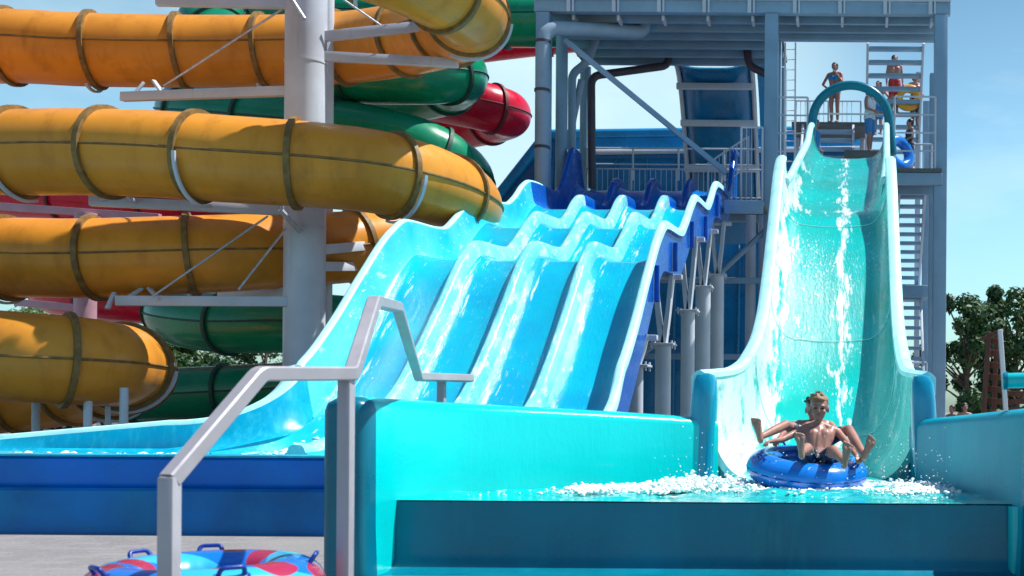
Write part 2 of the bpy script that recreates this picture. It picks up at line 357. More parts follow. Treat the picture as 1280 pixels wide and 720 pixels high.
# ================================================================ four lane racing slide
XL, XR = -8.0, -3.3
LZ = [(33.0, 7.80), (32.3, 7.76), (31.7, 7.52), (30.9, 6.85), (30.3, 6.62), (28.6, 6.52), (27.8, 6.42), (27.3, 6.22), (26.6, 5.78), (26.0, 5.52), (25.5, 5.45), (24.0, 5.34), (23.5, 5.12), (22.6, 4.58), (22.0, 4.29), (21.5, 4.22), (20.1, 4.12), (19.5, 3.82), (18.3, 2.78), (17.2, 1.85), (16.4, 1.30), (15.8, 1.05), (15.0, 0.90), (14.2, 0.85), (13.6, 0.83)]
WT = [(33.0, 1.2), (32.2, 1.2), (31.4, 0.85), (30.3, 0.70), (27.8, 0.68), (24, 0.70), (20, 0.70), (18, 0.85), (16.4, 0.85), (15.8, 0.55), (15.0, 0.40), (13.6, 0.36)]
slide = thing('racing_slide', 'wide four lane cyan racing slide with humps and royal blue start below the tower', 'water slide', (-5.65, 22, 0))
YS = rng(33.0, 13.6, 190)
UPPER = 28.0
LW = (XR - XL - 0.5) / 4.0          # lane pitch, side walls sit outside
DW = 0.115
def lane_secs(x0, x1):
    secs = []
    for y in YS:
        z = interp(LZ, y); s = []
        for k in range(13):
            t = k / 12; u = 2 * t - 1
            s.append(V((x0 + (x1 - x0) * t, y, z + 0.10 * u ** 4)))
        secs.append(s + [V((p.x, p.y, p.z - 0.06)) for p in reversed(s)])
    return secs
def upmat(ya=UPPER):
    return lambda i, j: 1 if YS[i] > ya else 0
x_in = XL + 0.25
for k in range(4):
    a = x_in + k * LW + (DW if k else 0.0); b = x_in + (k + 1) * LW - (DW if k < 3 else 0.0)
    bm = B(); loft(bm, lane_secs(a, b), True, True, upmat()); obj('lane', bm, [mt['lane'], mt['royal_wet']], slide)
for k in range(1, 4):
    xc = x_in + k * LW; bm = B(); secs = []
    for y in YS:
        z = interp(LZ, y); hgt = 0.27 if y > 15.6 else 0.27 * max(0.35, (y - 13.2) / 2.4)
        s = []
        for q in range(15):
            t = q / 14; u = 2 * t - 1
            s.append(V((xc + u * DW, y, z + 0.10 + hgt * (1 - abs(u) ** 4.5))))
        secs.append(s + [V((xc + DW, y, z - 0.06)), V((xc - DW, y, z - 0.06))])
    loft(bm, secs, True, True, upmat()); obj('divider', bm, [mt['divider'], mt['royal']], slide)
def side_wall(xi, sgn, inner, outer, upx, yend=13.6):
    """sgn = -1 left wall, +1 right wall; curved inner face, rolled top, plain outer face"""
    bm = B(); secs = []
    for y in YS:
        if y < yend: continue
        z = interp(LZ, y); h = interp(WT, y); s = []
        for q in range(9):
            t = q / 8; s.append(V((xi + sgn * (0.16 * t ** 0.5 if t < 1 else .16), y, z + 0.10 + (h - 0.10) * t ** 1.2)))
        top = z + h
        for q in range(1, 7):
            th = math.pi * q / 6; s.append(V((xi + sgn * (0.16 + 0.07 - 0.07 * math.cos(th)), y, top + 0.05 * math.sin(th))))
        s.append(V((xi + sgn * 0.30, y, top - 0.10))); s.append(V((xi + sgn * 0.24, y, top - 0.14)))
        s.append(V((xi + sgn * 0.24, y, z - 0.16))); s.append(V((xi + sgn * 0.04, y, z - 0.20))); s.append(V((xi, y, z - 0.06)))
        secs.append(s)
    n = len(secs[0])
    def mm(i, j):
        if 8 <= j <= 14: return 2 if YS[i] < upx + 1.2 else 1
        if j > 14: return 1
        return 1 if YS[i] > upx else 0
    loft(bm, secs, True, True, mm)
    return obj('side_wall', bm, [inner, outer, mt['rim_white']], slide)
side_wall(x_in, -1, mt['racer_wall'], mt['royal'], 27.8, 16.2)
side_wall(XR - 0.25, 1, mt['racer_wall'], mt['royal'], 27.8)
# stiffening flanges on the outside of the right wall
for y in (27.6, 25.4, 23.2, 21.0, 19.0):
    bm = B(); z = interp(LZ, y); h = interp(WT, y)
    box(bm, (XR + 0.045, y, z + h / 2 - 0.2), (0.09, 0.06, h - 0.15), bev=0.012)
    obj('flange', bm, mt['royal'], slide)
# ---- support posts under the right edge
def post(px, py_cap, Yp, label, w=0.30):
    p = at(px, py_cap, Yp); z = p.z; x = p.x
    t = thing('support_post', label, 'post', (x, Yp, 0), 'steel posts under the racing slide')
    bm = B(); tube(bm, [(x, Yp, 0.05), (x, Yp, z)], w / 2, 20); obj('column', bm, mt['steel_lt'], t)
    bm = B(); box(bm, (x, Yp, 0.03), (0.5, 0.5, 0.06), bev=0.01); obj('base_plate', bm, mt['steel_lt'], t)
    bm = B(); box(bm, (x, Yp, z + 0.02), (0.46, 0.46, 0.04), bev=0.008)
    for sx in (-0.19, 0.19):
        for sy in (-0.19, 0.19): tube(bm, [(x + sx, Yp + sy, z - 0.06), (x + sx, Yp + sy, z + 0.09)], 0.018, 6)
    obj('cap_plate', bm, mt['steel_lt'], t)
    ztop = interp(LZ, Yp) - 0.16
    bm = B()
    for sx in (-1, 1):
        secs = []
        for (dx0, zz, ww) in ((0.02, z + 0.05, 0.05), (0.10, (z + ztop) / 2, 0.04), (0.16, ztop, 0.04)):
            xx = x + sx * dx0
            secs.append([V((xx - ww, Yp - 0.12, zz)), V((xx + ww, Yp - 0.12, zz)), V((xx + ww, Yp + 0.12, zz)), V((xx - ww, Yp + 0.12, zz))])
        loft(bm, secs)
    obj('fork_bracket', bm, mt['steel_lt'], t, sharp=20)
    bm = B(); box(bm, (x - 0.1, Yp, ztop - 0.05), (0.9, 0.16, 0.09), bev=0.01); obj('cross_bar', bm, mt['steel_lt'], t)
post(795, 459, 18.4, 'shortest grey slide post with forked top nearest the water basin', 0.24)
post(829, 432, 21.2, 'second forked grey slide post, just behind the shortest one')
post(860, 390, 24.2, 'bluish forked slide post, third from the water basin', 0.30)
post(879, 360, 26.9, 'fat tall slide post, fourth from the water basin', 0.36)
post(897, 345, 29.4, 'tallest grey slide post, at the edge of the tower deck', 0.34)

# ================================================================ catch pool at the foot of the racing slide
pool = thing('catch_pool', 'long low blue two tier catch pool wall at the foot of the racing slide', 'pool', (-9, 14, 0))
NX0, NX1 = -22.0, -2.75
def prism_y(bm, prof, x0, x1, n=24, zoff=None):
    """profile of (y, z) swept along x"""
    secs = [[V((x, y, z + (zoff(x) if zoff and z > 0.7 else 0))) for (y, z) in prof] for x in rng(x0, x1, n)]
    loft(bm, secs)
bm = B(); prism_y(bm, [(13.06, 0.535), (13.02, 0.60), (13.02, 0.86), (13.05, 0.89), (13.20, 0.89), (13.26, 0.80), (13.30, 0.4), (13.06, 0.4)], NX0, NX1)
obj('upper_wall', bm, mt['pool_blue'], pool)
bm = B(); prism_y(bm, [(12.94, 0.0), (12.94, 0.50), (12.97, 0.532), (13.055, 0.532), (13.055, 0.0)], NX0, NX1)
obj('lower_wall', bm, mt['pool_low'], pool)
bm = B(); prism_y(bm, [(13.01, 0.893), (13.01, 0.915), (13.04, 0.925), (13.20, 0.925), (13.23, 0.893)], NX0, NX1)
obj('lip', bm, mt['pool_in'], pool)
# far wall, curving up into the slide's left wall
bm = B(); secs = []
fpath = [(V((-9.4 + 1.3 * math.cos(f), 16.3 - 0.8 * math.sin(f), 0)), V((-1.3 * math.sin(f), -0.8 * math.cos(f), 0)).normalized(), 1.28 + 0.80 * (1 - f / (math.pi / 2)) ** 2.2, f / (math.pi / 2)) for f in rng(0, math.pi / 2, 18)]
fpath += [(V((x, 15.5 + 0.06 * math.sin((x + 9.4) * 0.6), 0)), V((-1, 0, 0)), 1.28 - (-9.4 - x) * 0.095, 1) for x in rng(-9.6, NX0, 40)]
for p, d, zt, t in fpath:
    n = V((-d.y, d.x, 0)); zt = max(0.95, zt)
    s1 = [(0.55, 0.78), (0.34, 0.80), (0.16, 0.90), (0.09, zt - 0.06), (0.05, zt - 0.005), (-0.03, zt + 0.012), (-0.10, zt - 0.005), (-0.13, zt - 0.06), (-0.13, 0.0), (0.55, 0.0)]
    s0 = [(0.48, 1.16), (0.35, 1.27), (0.27, 1.60), (0.20, zt - 0.06), (0.16, zt - 0.005), (0.05, zt + 0.02), (-0.05, zt - 0.005), (-0.10, zt - 0.08), (-0.10, 0.0), (0.48, 0.0)]
    w_ = t * t * (3 - 2 * t); s = [(a_ * (1 - w_) + c_ * w_, b_ * (1 - w_) + d_ * w_) for (a_, b_), (c_, d_) in zip(s0, s1)]
    secs.append([p + n * o_ + V((0, 0, z)) for (o_, z) in s])
loft(bm, secs, True, True, lambda i, j: 1 if 3 <= j <= 6 else 0); obj('far_wall', bm, [mt['pool_in'], mt['rim_white']], pool)
bm = B(); secs = []
NXs, NYs = 160, 22
vs = [[bm.verts.new((x, y, 0.865 + 0.02 * math.sin(x * 3.1 + y * 2) * math.cos(y * 5 + x) + random.Random(int(x * 100) * 31 + int(y * 100)).uniform(-.006, .006))) for x in rng(NX0, -3.0, NXs)] for y in rng(13.22, 15.2, NYs)]
for i in range(NYs):
    for j in range(NXs): bm.faces.new((vs[i][j], vs[i][j+1], vs[i+1][j+1], vs[i+1][j]))
obj('water', bm, mt['water2'], kind='structure', sharp=None)
rd = random.Random(5); bm = B()
for k in range(900):
    x = rd.uniform(-8.0, -3.4) if k > 130 else rd.uniform(-10.5, -8); y = rd.gauss(14.9, 0.35) if k > 130 else rd.gauss(13.9, .25)
    if y < 13.4: continue
    r = rd.uniform(0.012, 0.04); ball(bm, (x, y, max(0.87, interp(LZ, y)) + r * 0.2), (r * 1.5, r * 1.3, r * 0.6))
froth(bm, 0.014, 'white foam at the foot of the four lanes', 0.016)

# ================================================================ big open flume on the right
FZ = [(29.3, 8.05), (28.6, 7.9), (27.5, 7.42), (26, 6.85), (24.5, 6.28), (23.2, 5.72), (22.3, 5.42), (21.6, 5.18), (20.9, 4.72), (20, 3.95), (19, 2.98), (18, 2.12), (17, 1.50), (16, 1.10), (15, 0.90), (13.5, 0.76), (12.0, 0.68)]
FR = [(22.6, 6.62), (22.2, 6.45), (21.5, 6.0), (20.7, 5.25), (20, 4.6), (19, 3.72), (18, 3.0), (17, 2.58), (16, 2.32), (15, 2.12), (13.5, 1.95), (12.0, 1.86)]
FC = [(29.3, -0.02), (25, -0.15), (22, -0.28), (18, -0.30), (12, -0.37)]
flume = thing('flume_slide', 'tall open turquoise flume with an arch at its top, dropping into the front basin', 'water slide', (-0.3, 21, 0))
def U(y, hw, zr, zf, n=24, flat=0.42):
    cx = interp(FC, y); s = []
    for k in range(n + 1):
        u = -1 + 2 * k / n; a = abs(u)
        if a < flat: x = a / flat * 0.55 * hw; z = 0.05 * (a / flat) ** 2
        else:
            t = (a - flat) / (1 - flat); th = t * math.pi / 2
            x = hw * (0.55 + 0.45 * math.sin(th) ** 0.9); z = 0.05 + (1 - math.cos(th)) * 0.95
        s.append(V((cx + (x if u > 0 else -x), y, zf + (zr - zf) * min(1, z))))
    return s
def shell(sec, th=0.05):
    n = len(sec); cx = sum(p.x for p in sec) / n
    out = []
    for p in reversed(sec):
        out.append(V((p.x + (th if p.x > cx else -th) * min(1, abs(p.x - cx) / 0.5), p.y, p.z - th)))
    return sec + out
# narrower start section
ys1 = rng(29.3, 22.0, 44)
bm = B(); s1 = [shell(U(y, 0.93, interp(FZ, y) + (0.62 + 0.25 * max(0, (y - 27.5) / 1.8)), interp(FZ, y))) for y in ys1]
def cmat(i, j):
    jj = j if j < 25 else 24 - (j - 25)
    return 1 if (11 <= jj <= 13) and ys1[i] > 24.5 else 0
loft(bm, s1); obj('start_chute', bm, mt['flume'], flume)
for sg in (-1, 1):
    bm = B(); tube(bm, [(interp(FC, y) + sg * 0.97, y, interp(FZ, y) + (0.64 + 0.25 * max(0, (y - 27.5) / 1.8))) for y in ys1], 0.085, 10); obj('start_rim', bm, mt['rim_white'], flume)
# main chute
def HWF(y): return 1.0 + 0.17 * max(0, (14.2 - y) / 2.2) ** 2
ys2 = rng(22.35, 12.0, 110)
bm = B()
s2 = [shell(U(y, HWF(y), interp(FR, y), interp(FZ, y), 36)) for y in ys2]
def cm2(i, j):
    jj = j if j < 37 else 0
    if jj >= 37: return 0
    if jj <= 9 or jj >= 27: return 1
    if 16 <= jj <= 19: return 2
    return 0
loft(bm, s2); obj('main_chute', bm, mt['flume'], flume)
bm = B(); e_ = U(12.0, HWF(12.0) + 0.02, interp(FR, 12.0), interp(FZ, 12.0) - 0.05, 36)
loft(bm, [[V((p.x, 12.06, p.z)), V((p.x, 12.06, 0.2)), V((p.x, 12.16, 0.2)), V((p.x, 12.16, p.z))] for p in e_]); obj('end_plate', bm, mt['tq'], flume)
for sg in (-1, 1):
    bm = B(); secs = []
    for y in ys2:
        cx = interp(FC, y); zr = interp(FR, y); x = cx + sg * HWF(y); wd = 0.19 - 0.05 * max(0, (14 - y) / 2)
        s = [V((x - sg * 0.02, y, zr - 0.03)), V((x - sg * 0.01, y, zr + 0.02)), V((x + sg * 0.05, y, zr + 0.055)), V((x + sg * (wd - 0.05), y, zr + 0.04)), V((x + sg * wd, y, zr - 0.01)), V((x + sg * wd, y, zr - 0.20)), V((x + sg * (wd - 0.06), y, zr - 0.20)), V((x + sg * 0.06, y, zr - 0.06))]
        secs.append(s)
    loft(bm, secs); obj('rim', bm, mt['rim_white'] if sg < 0 else mt['rim_white'], flume)
    # rounded end block of the wall
    bm = B(); cx = interp(FC, 12) + sg * (HWF(12) + 0.03)
    secs = []
    for (z, w, d) in ((0.3, 0.15, 0.24), (1.0, 0.145, 0.22), (1.60, 0.135, 0.20), (1.79, 0.12, 0.18), (1.86, 0.09, 0.14), (1.88, 0.03, 0.06)):
        ring = []
        for q in range(20):
            th = 2 * math.pi * q / 20; c_, s_ = math.cos(th), math.sin(th)
            ring.append(V((cx + sg * 0.05 * (z - 1) * -1 + w * math.copysign(abs(c_) ** 0.55, c_), 12.02 + d * math.copysign(abs(s_) ** 0.55, s_), z)))
        secs.append(ring)
    loft(bm, secs); obj('wall_end', bm, mt['tq_shade'], flume)
# joint ridges across the chute
for y in (21.2, 18.6, 15.9):
    bm = B(); tube(bm, [p + V((0, -0.01, 0.008)) for p in U(y, HWF(y) - 0.01, interp(FR, y) - 0.02, interp(FZ, y), 36)], 0.006, 6); obj('joint', bm, mt['rim_white'], flume)
bm = B(); pts = []
for k in range(25):
    th = math.pi * k / 24; pts.append(V((0.02 - 1.0 * math.cos(th), 29.35, 9.05 + 0.95 * math.sin(th))))
pts = [V((-1.08, 29.35, 8.2))] + pts + [V((1.12, 29.35, 8.2))]
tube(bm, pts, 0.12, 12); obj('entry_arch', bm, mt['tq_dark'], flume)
bm = B(); tube(bm, [(-0.9, 29.4, 9.26), (0.95, 29.4, 9.26)], 0.025, 8); obj('start_bar', bm, mt['galv'], flume)
# underside legs of the flume
for y in (24.5, 20.5, 17.2):
    zf = interp(FZ, y); cx = interp(FC, y)
    bm = B(); tube(bm, [(cx, y, 0), (cx, y, zf - 0.30)], 0.16, 14); obj('leg', bm, mt['steel_lt'], flume)

# ================================================================ front landing basin
basin = thing('landing_basin', 'bright turquoise landing basin in the foreground with rounded walls and a weir front darkened for shade', 'pool', (-1.2, 10, 0))
WATER = 0.75
def wall_loft(A, Bp, zA, zB, th, inner_sign, name, mat_in, z0=0.05, nose=True, n=30):
    """thick rounded wall from A (near) to Bp (far)"""
    path = spl([V((*p, 0)) for p in A], 8); L = len(path) - 1; secs = []
    st = [(0, -0.16 * math.cos(math.pi / 2 * q / 8), max(0.05, math.sin(math.pi / 2 * q / 8)) ** 0.38) for q in range(8)] if nose else []
    st += [(i, 0.0, 1.0) for i in range(L + 1)]
    for (i, off, k) in st:
        d = (path[min(L, i + 1)] - path[max(0, i - 1)]).normalized(); nrm = V((d.y, -d.x, 0)) * inner_sign
        t = i / L; p = path[i] + d * off; w = th * k / 2; zt2 = zA + (zB - zA) * t ** 1.6 - (1 - k) * 0.14
        prof = [(w + 0.02, z0), (w, z0 + 0.5), (w - 0.005, zt2 - 0.10)]
        for q in range(1, 6):
            a = math.pi * q / 6; prof.append((w * math.cos(a), zt2 - 0.09 + 0.09 * math.sin(a)))
        prof += [(-w, zt2 - 0.10), (-w, z0)]
        secs.append([p + nrm * a + V((0, 0, z)) for (a, z) in prof])
    nn_ = 8 if nose else 0; m_ = len(secs[0])
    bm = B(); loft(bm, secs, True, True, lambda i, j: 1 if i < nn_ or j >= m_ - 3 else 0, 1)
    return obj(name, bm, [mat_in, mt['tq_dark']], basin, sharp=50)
LEFT = [(-3.81, 8.62), (-3.78, 9.1), (-3.50, 9.85), (-2.92, 10.7), (-2.2, 11.5), (-1.50, 12.1)]
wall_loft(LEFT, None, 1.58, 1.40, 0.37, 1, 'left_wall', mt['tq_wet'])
wall_loft([(1.53, 8.75), (1.40, 9.6), (1.18, 10.8), (0.82, 12.1)], None, 1.53, 1.40, 0.34, -1, 'right_wall', mt['tq_shade_wet'])
# weir panel with a rounded foot and a shelf in front
bm = B(); prof = [(8.99, WATER - 0.012), (9.02, WATER - 0.004), (9.25, WATER - 0.02), (9.3, 0.1), (8.30, 0.1), (8.30, 0.195)]
for q in range(7):
    th_ = math.pi / 2 * q / 6; prof.append((8.80 + 0.14 * math.sin(th_), 0.20 + 0.14 - 0.14 * math.cos(th_)))
prof.append((8.965, 0.55))
secs = [[V((x, y, z)) for (y, z) in prof] for x in rng(-3.63, 1.42, 20)]
loft(bm, secs); obj('weir', bm, mt['tq_dark'], basin)  # same turquoise as the basin, darkened in colour for its shade
bm = B(); box(bm, (-1.1, 8.43, 0.17), (4.9, 0.24, 0.09), bev=0.03); obj('kick_ledge', bm, mt['tq'], basin)
bm = B()
for (x, r) in ((1.38, 0.10),):
    bm = B(); secs = []
    for z in rng(0.2, WATER - 0.01, 6):
        secs.append([V((x + r * math.cos(a), 8.93 + 0.10 * math.sin(a), z)) for a in rng(0, 2 * math.pi - 0.4, 12)])
    loft(bm, secs); obj('corner_fillet', bm, mt['tq'], basin)
# water of the basin
bm = B(); nX, nY = 150, 100; rw = random.Random(3)
from mathutils import noise as mnoise
def wz(x, y):
    n = mnoise.noise(V((x * 2.2, y * 2.2, 0.3))) * 0.035 + mnoise.noise(V((x * 6, y * 6, 1.3))) * 0.018
    d = math.hypot(x + 0.4, (y - 10.6) * 0.9)
    n += 0.05 * math.exp(-((d - 0.75) / 0.2) ** 2)
    return WATER + n * min(1, max(0.05, (y - 9.0) / 0.5))
vs = []
for y in rng(8.985, 12.4, nY):
    xl = interp([(q_[1], q_[0]) for q_ in LEFT], y) + 0.02; xr = interp([(8.75, 1.53), (9.6, 1.40), (10.8, 1.18), (12.1, 0.82)], y) + 0.05
    vs.append([bm.verts.new((x, y, wz(x, y))) for x in rng(xl + 0.14, xr - 0.12, nX)])
for i in range(nY):
    for j in range(nX): bm.faces.new((vs[i][j], vs[i][j+1], vs[i+1][j+1], vs[i+1][j]))
obj('water', bm, mt['water'], kind='structure', sharp=None)
# splash foam round the tube and along the wall
bm = B(); rd = random.Random(11)
def blob(x, y, s):
    s *= 0.42
    r = rd.uniform(0.010, 0.045) * s; ball(bm, (x, y, WATER + (rd.uniform(0, 0.05) + rd.random() ** 3 * 0.13 * math.exp(-((x + 1.35) / 0.45) ** 2) + rd.random() ** 3 * 0.10 * math.exp(-((x - 0.62) / 0.25) ** 2)) * min(1, s * 2)), (r * rd.uniform(1, 1.8), r * rd.uniform(1, 1.5), r * rd.uniform(.6, 1)))
for k in range(3200):
    a = rd.uniform(0, 2 * math.pi); d = abs(rd.gauss(0.62, 0.16)); x, y = -0.42 + d * math.cos(a) * 1.1, 10.5 + d * math.sin(a)
    if y > 9.15: blob(x, y, 1)
for k in range(4600):
    t = rd.random(); x = -2.4 + 1.6 * t + rd.gauss(0, 0.12); y = 10.0 + 0.5 * t + rd.gauss(0, 0.22)
    if y > 9.3: blob(x, y, 1.15 * rd.uniform(.4, 1))
for k in range(1300):
    x = rd.uniform(0.1, 1.0); y = rd.gauss(10.5, 0.45)
    if y > 9.2: blob(x, y, rd.uniform(.4, 1.0))
for k in range(160):
    t = rd.random(); x, y = -3.45 + 2.0 * t + rd.uniform(.02, .25), 9.1 + 2.7 * t
    blob(x, y, rd.uniform(0.3, 0.7))
for k in range(420):
    if k < 230: t = rd.random(); x = -2.3 + 1.5 * t + rd.gauss(0, 0.10); y = 10.05 + 0.45 * t + rd.gauss(0, 0.16)
    elif k < 330: a = rd.uniform(0, 6.28); x, y = -0.42 + 0.60 * math.cos(a) * 1.1, 10.5 + 0.60 * math.sin(a)
    else: x = rd.uniform(0.15, 0.85); y = rd.gauss(10.5, 0.25)
    r = rd.uniform(0.04, 0.10)
    if y > 9.5: ball(bm, (x, y, WATER + 0.012), (r * rd.uniform(1, 1.8), r, r * rd.uniform(.25, .42)))
froth(bm, 0.0075, 'white splash foam round the ridden tube', 0.010)
bm = B()
for k in range(260):
    x = rd.choice([rd.uniform(-1.7, -0.9), rd.uniform(0.2, 0.95), rd.uniform(-0.9, 0.3)]); y = rd.uniform(9.7, 10.6)
    ball(bm, (x, y, WATER + abs(rd.gauss(0, 0.20)) + 0.05), rd.uniform(0.002, 0.0065), 2)
obj('spray', bm, mt['foam'], kind='stuff', label='flying water drops over the basin', cat='spray', sharp=None)
# ================================================================ tower
tower = thing('slide_tower', 'blue grey steel tower with high roofed deck carrying the slides', 'tower', (-3, 31, 0))
TX = (-8.32, -2.14, 2.45); TY = (30.4, 32.3, 35.2); DZ = 12.2
def tpart(name, bm, m='steel', parent=None, **k): return obj(name, bm, mt[m], parent or tower, **k)
for x in TX:
    for y in TY:
        w = 0.36 if y < 31 else 0.3
        bm = B()
        if x == TX[0] and y > 31: tube(bm, [(x, y, 0), (x, y, DZ)], 0.17, 16)
        elif x == TX[1] and y > 34: tube(bm, [(x, y, 0), (x, y, DZ)], 0.15, 16)
        elif x == TX[2] and y > 31:
            box(bm, (x - 0.05, y, DZ / 2 - 0.5), (0.22, 0.22, DZ - 1.0), bev=0.02)
        else: box(bm, (x, y, DZ / 2), (w, w, DZ - 0.02), bev=0.025)
        tpart('post', bm)
        if y < 31:
            bm = B(); box(bm, (x, y, 0.06), (0.6, 0.6, 0.12), bev=0.02); tpart('base_plate', bm)
# upper deck: front beam with bracket plates, joists, boards
bm = B(); box(bm, ((TX[0] + TX[2]) / 2, TY[0], DZ + 0.17), (TX[2] - TX[0] + 0.5, 0.26, 0.32), bev=0.02); tpart('front_beam', bm)
bm = B(); box(bm, ((TX[0] + TX[2]) / 2, TY[0] - 0.15, DZ + 0.36), (TX[2] - TX[0] + 0.5, 0.1, 0.06)); tpart('edge_trim', bm, 'steel_lt')
for x in rng(TX[0] + 0.7, TX[2] - 0.3, 8):
    bm = B(); box(bm, (x, TY[0] - 0.16, DZ + 0.17), (0.10, 0.06, 0.34)); br_ = tpart('bracket', bm, 'steel_lt'); bm = B(); box(bm, (x + 0.12, TY[0] - 0.16, DZ + 0.17), (0.05, 0.05, 0.34)); obj('stiffener', bm, mt['steel_lt'], br_); bm = B(); box(bm, (x + 0.06, TY[0] + 0.35, DZ - 0.06), (0.07, 0.45, 0.14)); obj('gusset', bm, mt['steel_lt'], br_)
joists = [31.1, 31.8, 32.5, 33.3, 34.1, 34.9]
for k, y in enumerate(joists):
    x1 = TX[2] if y < 32.2 else TX[1] + 0.1
    bm = B(); box(bm, ((TX[0] + x1) / 2, y, DZ + 0.10), (x1 - TX[0], 0.13, 0.22), bev=0.01); tpart('joist', bm)
bm = B(); box(bm, ((TX[0] + TX[1]) / 2, 32.8, DZ + 0.27), (TX[1] - TX[0] + 0.3, 5.0, 0.10)); tpart('upper_deck', bm, 'deck')
bm = B(); box(bm, ((TX[2] + TX[1]) / 2 + 0.1, 31.25, DZ + 0.27), (TX[2] - TX[1] - 0.15, 1.9, 0.10)); tpart('upper_deck', bm, 'deck')
bm = B(); box(bm, ((TX[2] + TX[1]) / 2, 32.15, DZ + 0.05), (TX[2] - TX[1], 0.2, 0.36), bev=0.02); tpart('rear_beam', bm)
# racer start deck
RZ = 7.72
bm = B(); box(bm, (-5.25, 34.1, RZ - 0.06), (6.3, 2.1, 0.10)); tpart('start_deck', bm, 'deck')
for y in (33.1, 34.9):
    bm = B(); box(bm, (-5.25, y, RZ - 0.26), (6.3, 0.16, 0.28), bev=0.015); tpart('deck_beam', bm)
bm = B(); box(bm, (-2.72, 29.6, RZ - 0.9), (1.0, 1.5, 0.12)); tpart('side_landing', bm, 'deck')
bm = B(); box(bm, (-2.72, 28.84, RZ - 1.02), (1.0, 0.08, 0.34), bev=0.01); tpart('landing_beam', bm)
# flume platform
FPZ = 8.0
bm = B(); box(bm, (1.75, 30.9, FPZ - 0.05), (1.45, 1.6, 0.10)); tpart('flume_platform', bm, 'deck')
bm = B(); box(bm, (0.1, 31.9, FPZ - 0.05), (4.3, 0.9, 0.10)); tpart('flume_platform', bm, 'deck')
for y in (30.2, 31.6):
    bm = B(); box(bm, (1.75, y, FPZ - 0.27), (1.5, 0.14, 0.32), bev=0.015); tpart('platform_beam', bm)
bm = B(); box(bm, (0.55, 30.9, FPZ + 0.30), (1.4, 1.0, 0.5), bev=0.02); tpart('start_step', bm, 'deck')
# braces
def brace(p, q, r=0.09, m='steel'):
    bm = B(); tube(bm, [p, q], r, 10); tpart('brace', bm, m)
a = at(706, 50, 30.5); b = at(908, 216, 30.7)
bm = B(); beam(bm, a, b, 0.16, 0.14, 0.01); tpart('brace', bm)
brace(at(898, 343, 30.6), at(958, 287, 30.4), 0.08)
brace(at(770, 470, 31), at(835, 415, 31), 0.09)
for z in (5.2, 3.0):
    bm = B(); box(bm, (-5.2, 32.3, z), (6.2, 0.14, 0.16), bev=0.01); tpart('tie_beam', bm)
for px in (938, 953):
    x = (px - PX - 1) * 33 / F
    bm = B(); tube(bm, [(x, 33, 0), (x, 33, RZ - 0.15)], 0.15 if px == 938 else 0.12, 14); tpart('post', bm, 'steel_lt')
for s_ in (-1, 1):
    brace(at(944, 462 - 14 * s_, 32.7), at(975, 462 + 14 * s_, 32.9), 0.05, 'steel_lt')
# drain pipes (parts of the tower, clamped to its posts)
def pipe(pts, r, m, rad=0.35):
    bm = B(); tube(bm, rounded(pts, rad, 6), r, 14); return tpart('drain_pipe', bm, m)
p0 = at(681, 34, 30.0)
dp = pipe([(p0.x - 0.06, 30.02, 0.2), (p0.x - 0.06, 30.02, p0.z), at(805, 40, 31.6), at(806, 18, 31.6)], 0.19, 'pipe', 0.5)
for py in (52, 113, 184):
    z = at(680, py, 30).z; bm = B(); tube(bm, [(p0.x - 0.06, 30.02, z - 0.035), (p0.x - 0.06, 30.02, z + 0.035)], 0.215, 14); obj('clamp', bm, mt['pipe_dk'], dp)
pipe([at(715, 232, 32.8), at(715, 92, 32.8), at(732, 80, 32.8), at(745, 50, 33)], 0.12, 'pipe', 0.25)
pipe([at(740, 235, 33.4), at(739, 95, 33.4), at(835, 82, 34.6), at(836, 62, 34.6)], 0.12, 'pipe_dk', 0.3)
pipe([at(934, 62, 34), at(936, 82, 34), at(962, 95, 34)], 0.12, 'pipe_dk', 0.2)
pipe([at(727, 100, 33), at(714, 160, 33), at(714, 235, 33)], 0.1, 'pipe', 0.4)

# ---------------------------------------------------------------- railings
def railing(label, pts, h=1.05, bars=True, gap=0.16, mid=1, m='steel_lt', rr=0.028, loc=None):
    t = thing('railing', label, 'railing', loc or pts[0])
    bm = B(); tube(bm, [V(p) + V((0, 0, h)) for p in pts], rr, 8); obj('top_rail', bm, mt[m], t)
    for k in range(1, mid + 1):
        f = k / (mid + 1) if not bars else 0.10
        bm = B(); tube(bm, [V(p) + V((0, 0, h * f)) for p in pts], rr * 0.8, 6); obj('rail', bm, mt[m], t)
    bb = B(); nb = 0
    for a, b in zip(pts[:-1], pts[1:]):
        a, b = V(a), V(b); L = (b - a).length; n = max(1, round(L / 1.3))
        for k in range(n + 1):
            p = a.lerp(b, k / n); bm = B(); tube(bm, [p, p + V((0, 0, h))], rr * 1.1, 8); obj('post', bm, mt[m], t)
        if bars:
            for k in range(1, int(L / gap)):
                p = a.lerp(b, k * gap / L); tube(bb, [p + V((0, 0, h * 0.1)), p + V((0, 0, h))], 0.011, 5); nb += 1
    if nb: obj('balusters', bb, mt[m], t)
    else: bb.free()
    return t
railing('grey barred railing along the back of the racing slide start', [(-7.9, 33.6, RZ), (-2.5, 33.6, RZ)], 0.95)
railing('long two bar rail in front of the deep blue half pipe, above the barred railing', [(-8.2, 35.0, RZ + 0.9), (-2.5, 35.0, RZ + 0.9)], 1.0, bars=False, mid=1)
railing('short barred railing on the side landing beside the flume', [(-2.92, 30.15, RZ - 0.84), (-2.35, 30.15, RZ - 0.84)], 2.2, gap=0.14)
railing('sloping barred stair railing left of the middle tower post', [at(885, 246, 31.5), at(935, 212, 32.2)], 0.95, gap=0.14)
railing('three bar railing left of the flume arch', [(-2.0, 30.35, FPZ), (-1.15, 30.35, FPZ)], 1.95, bars=False, mid=3)
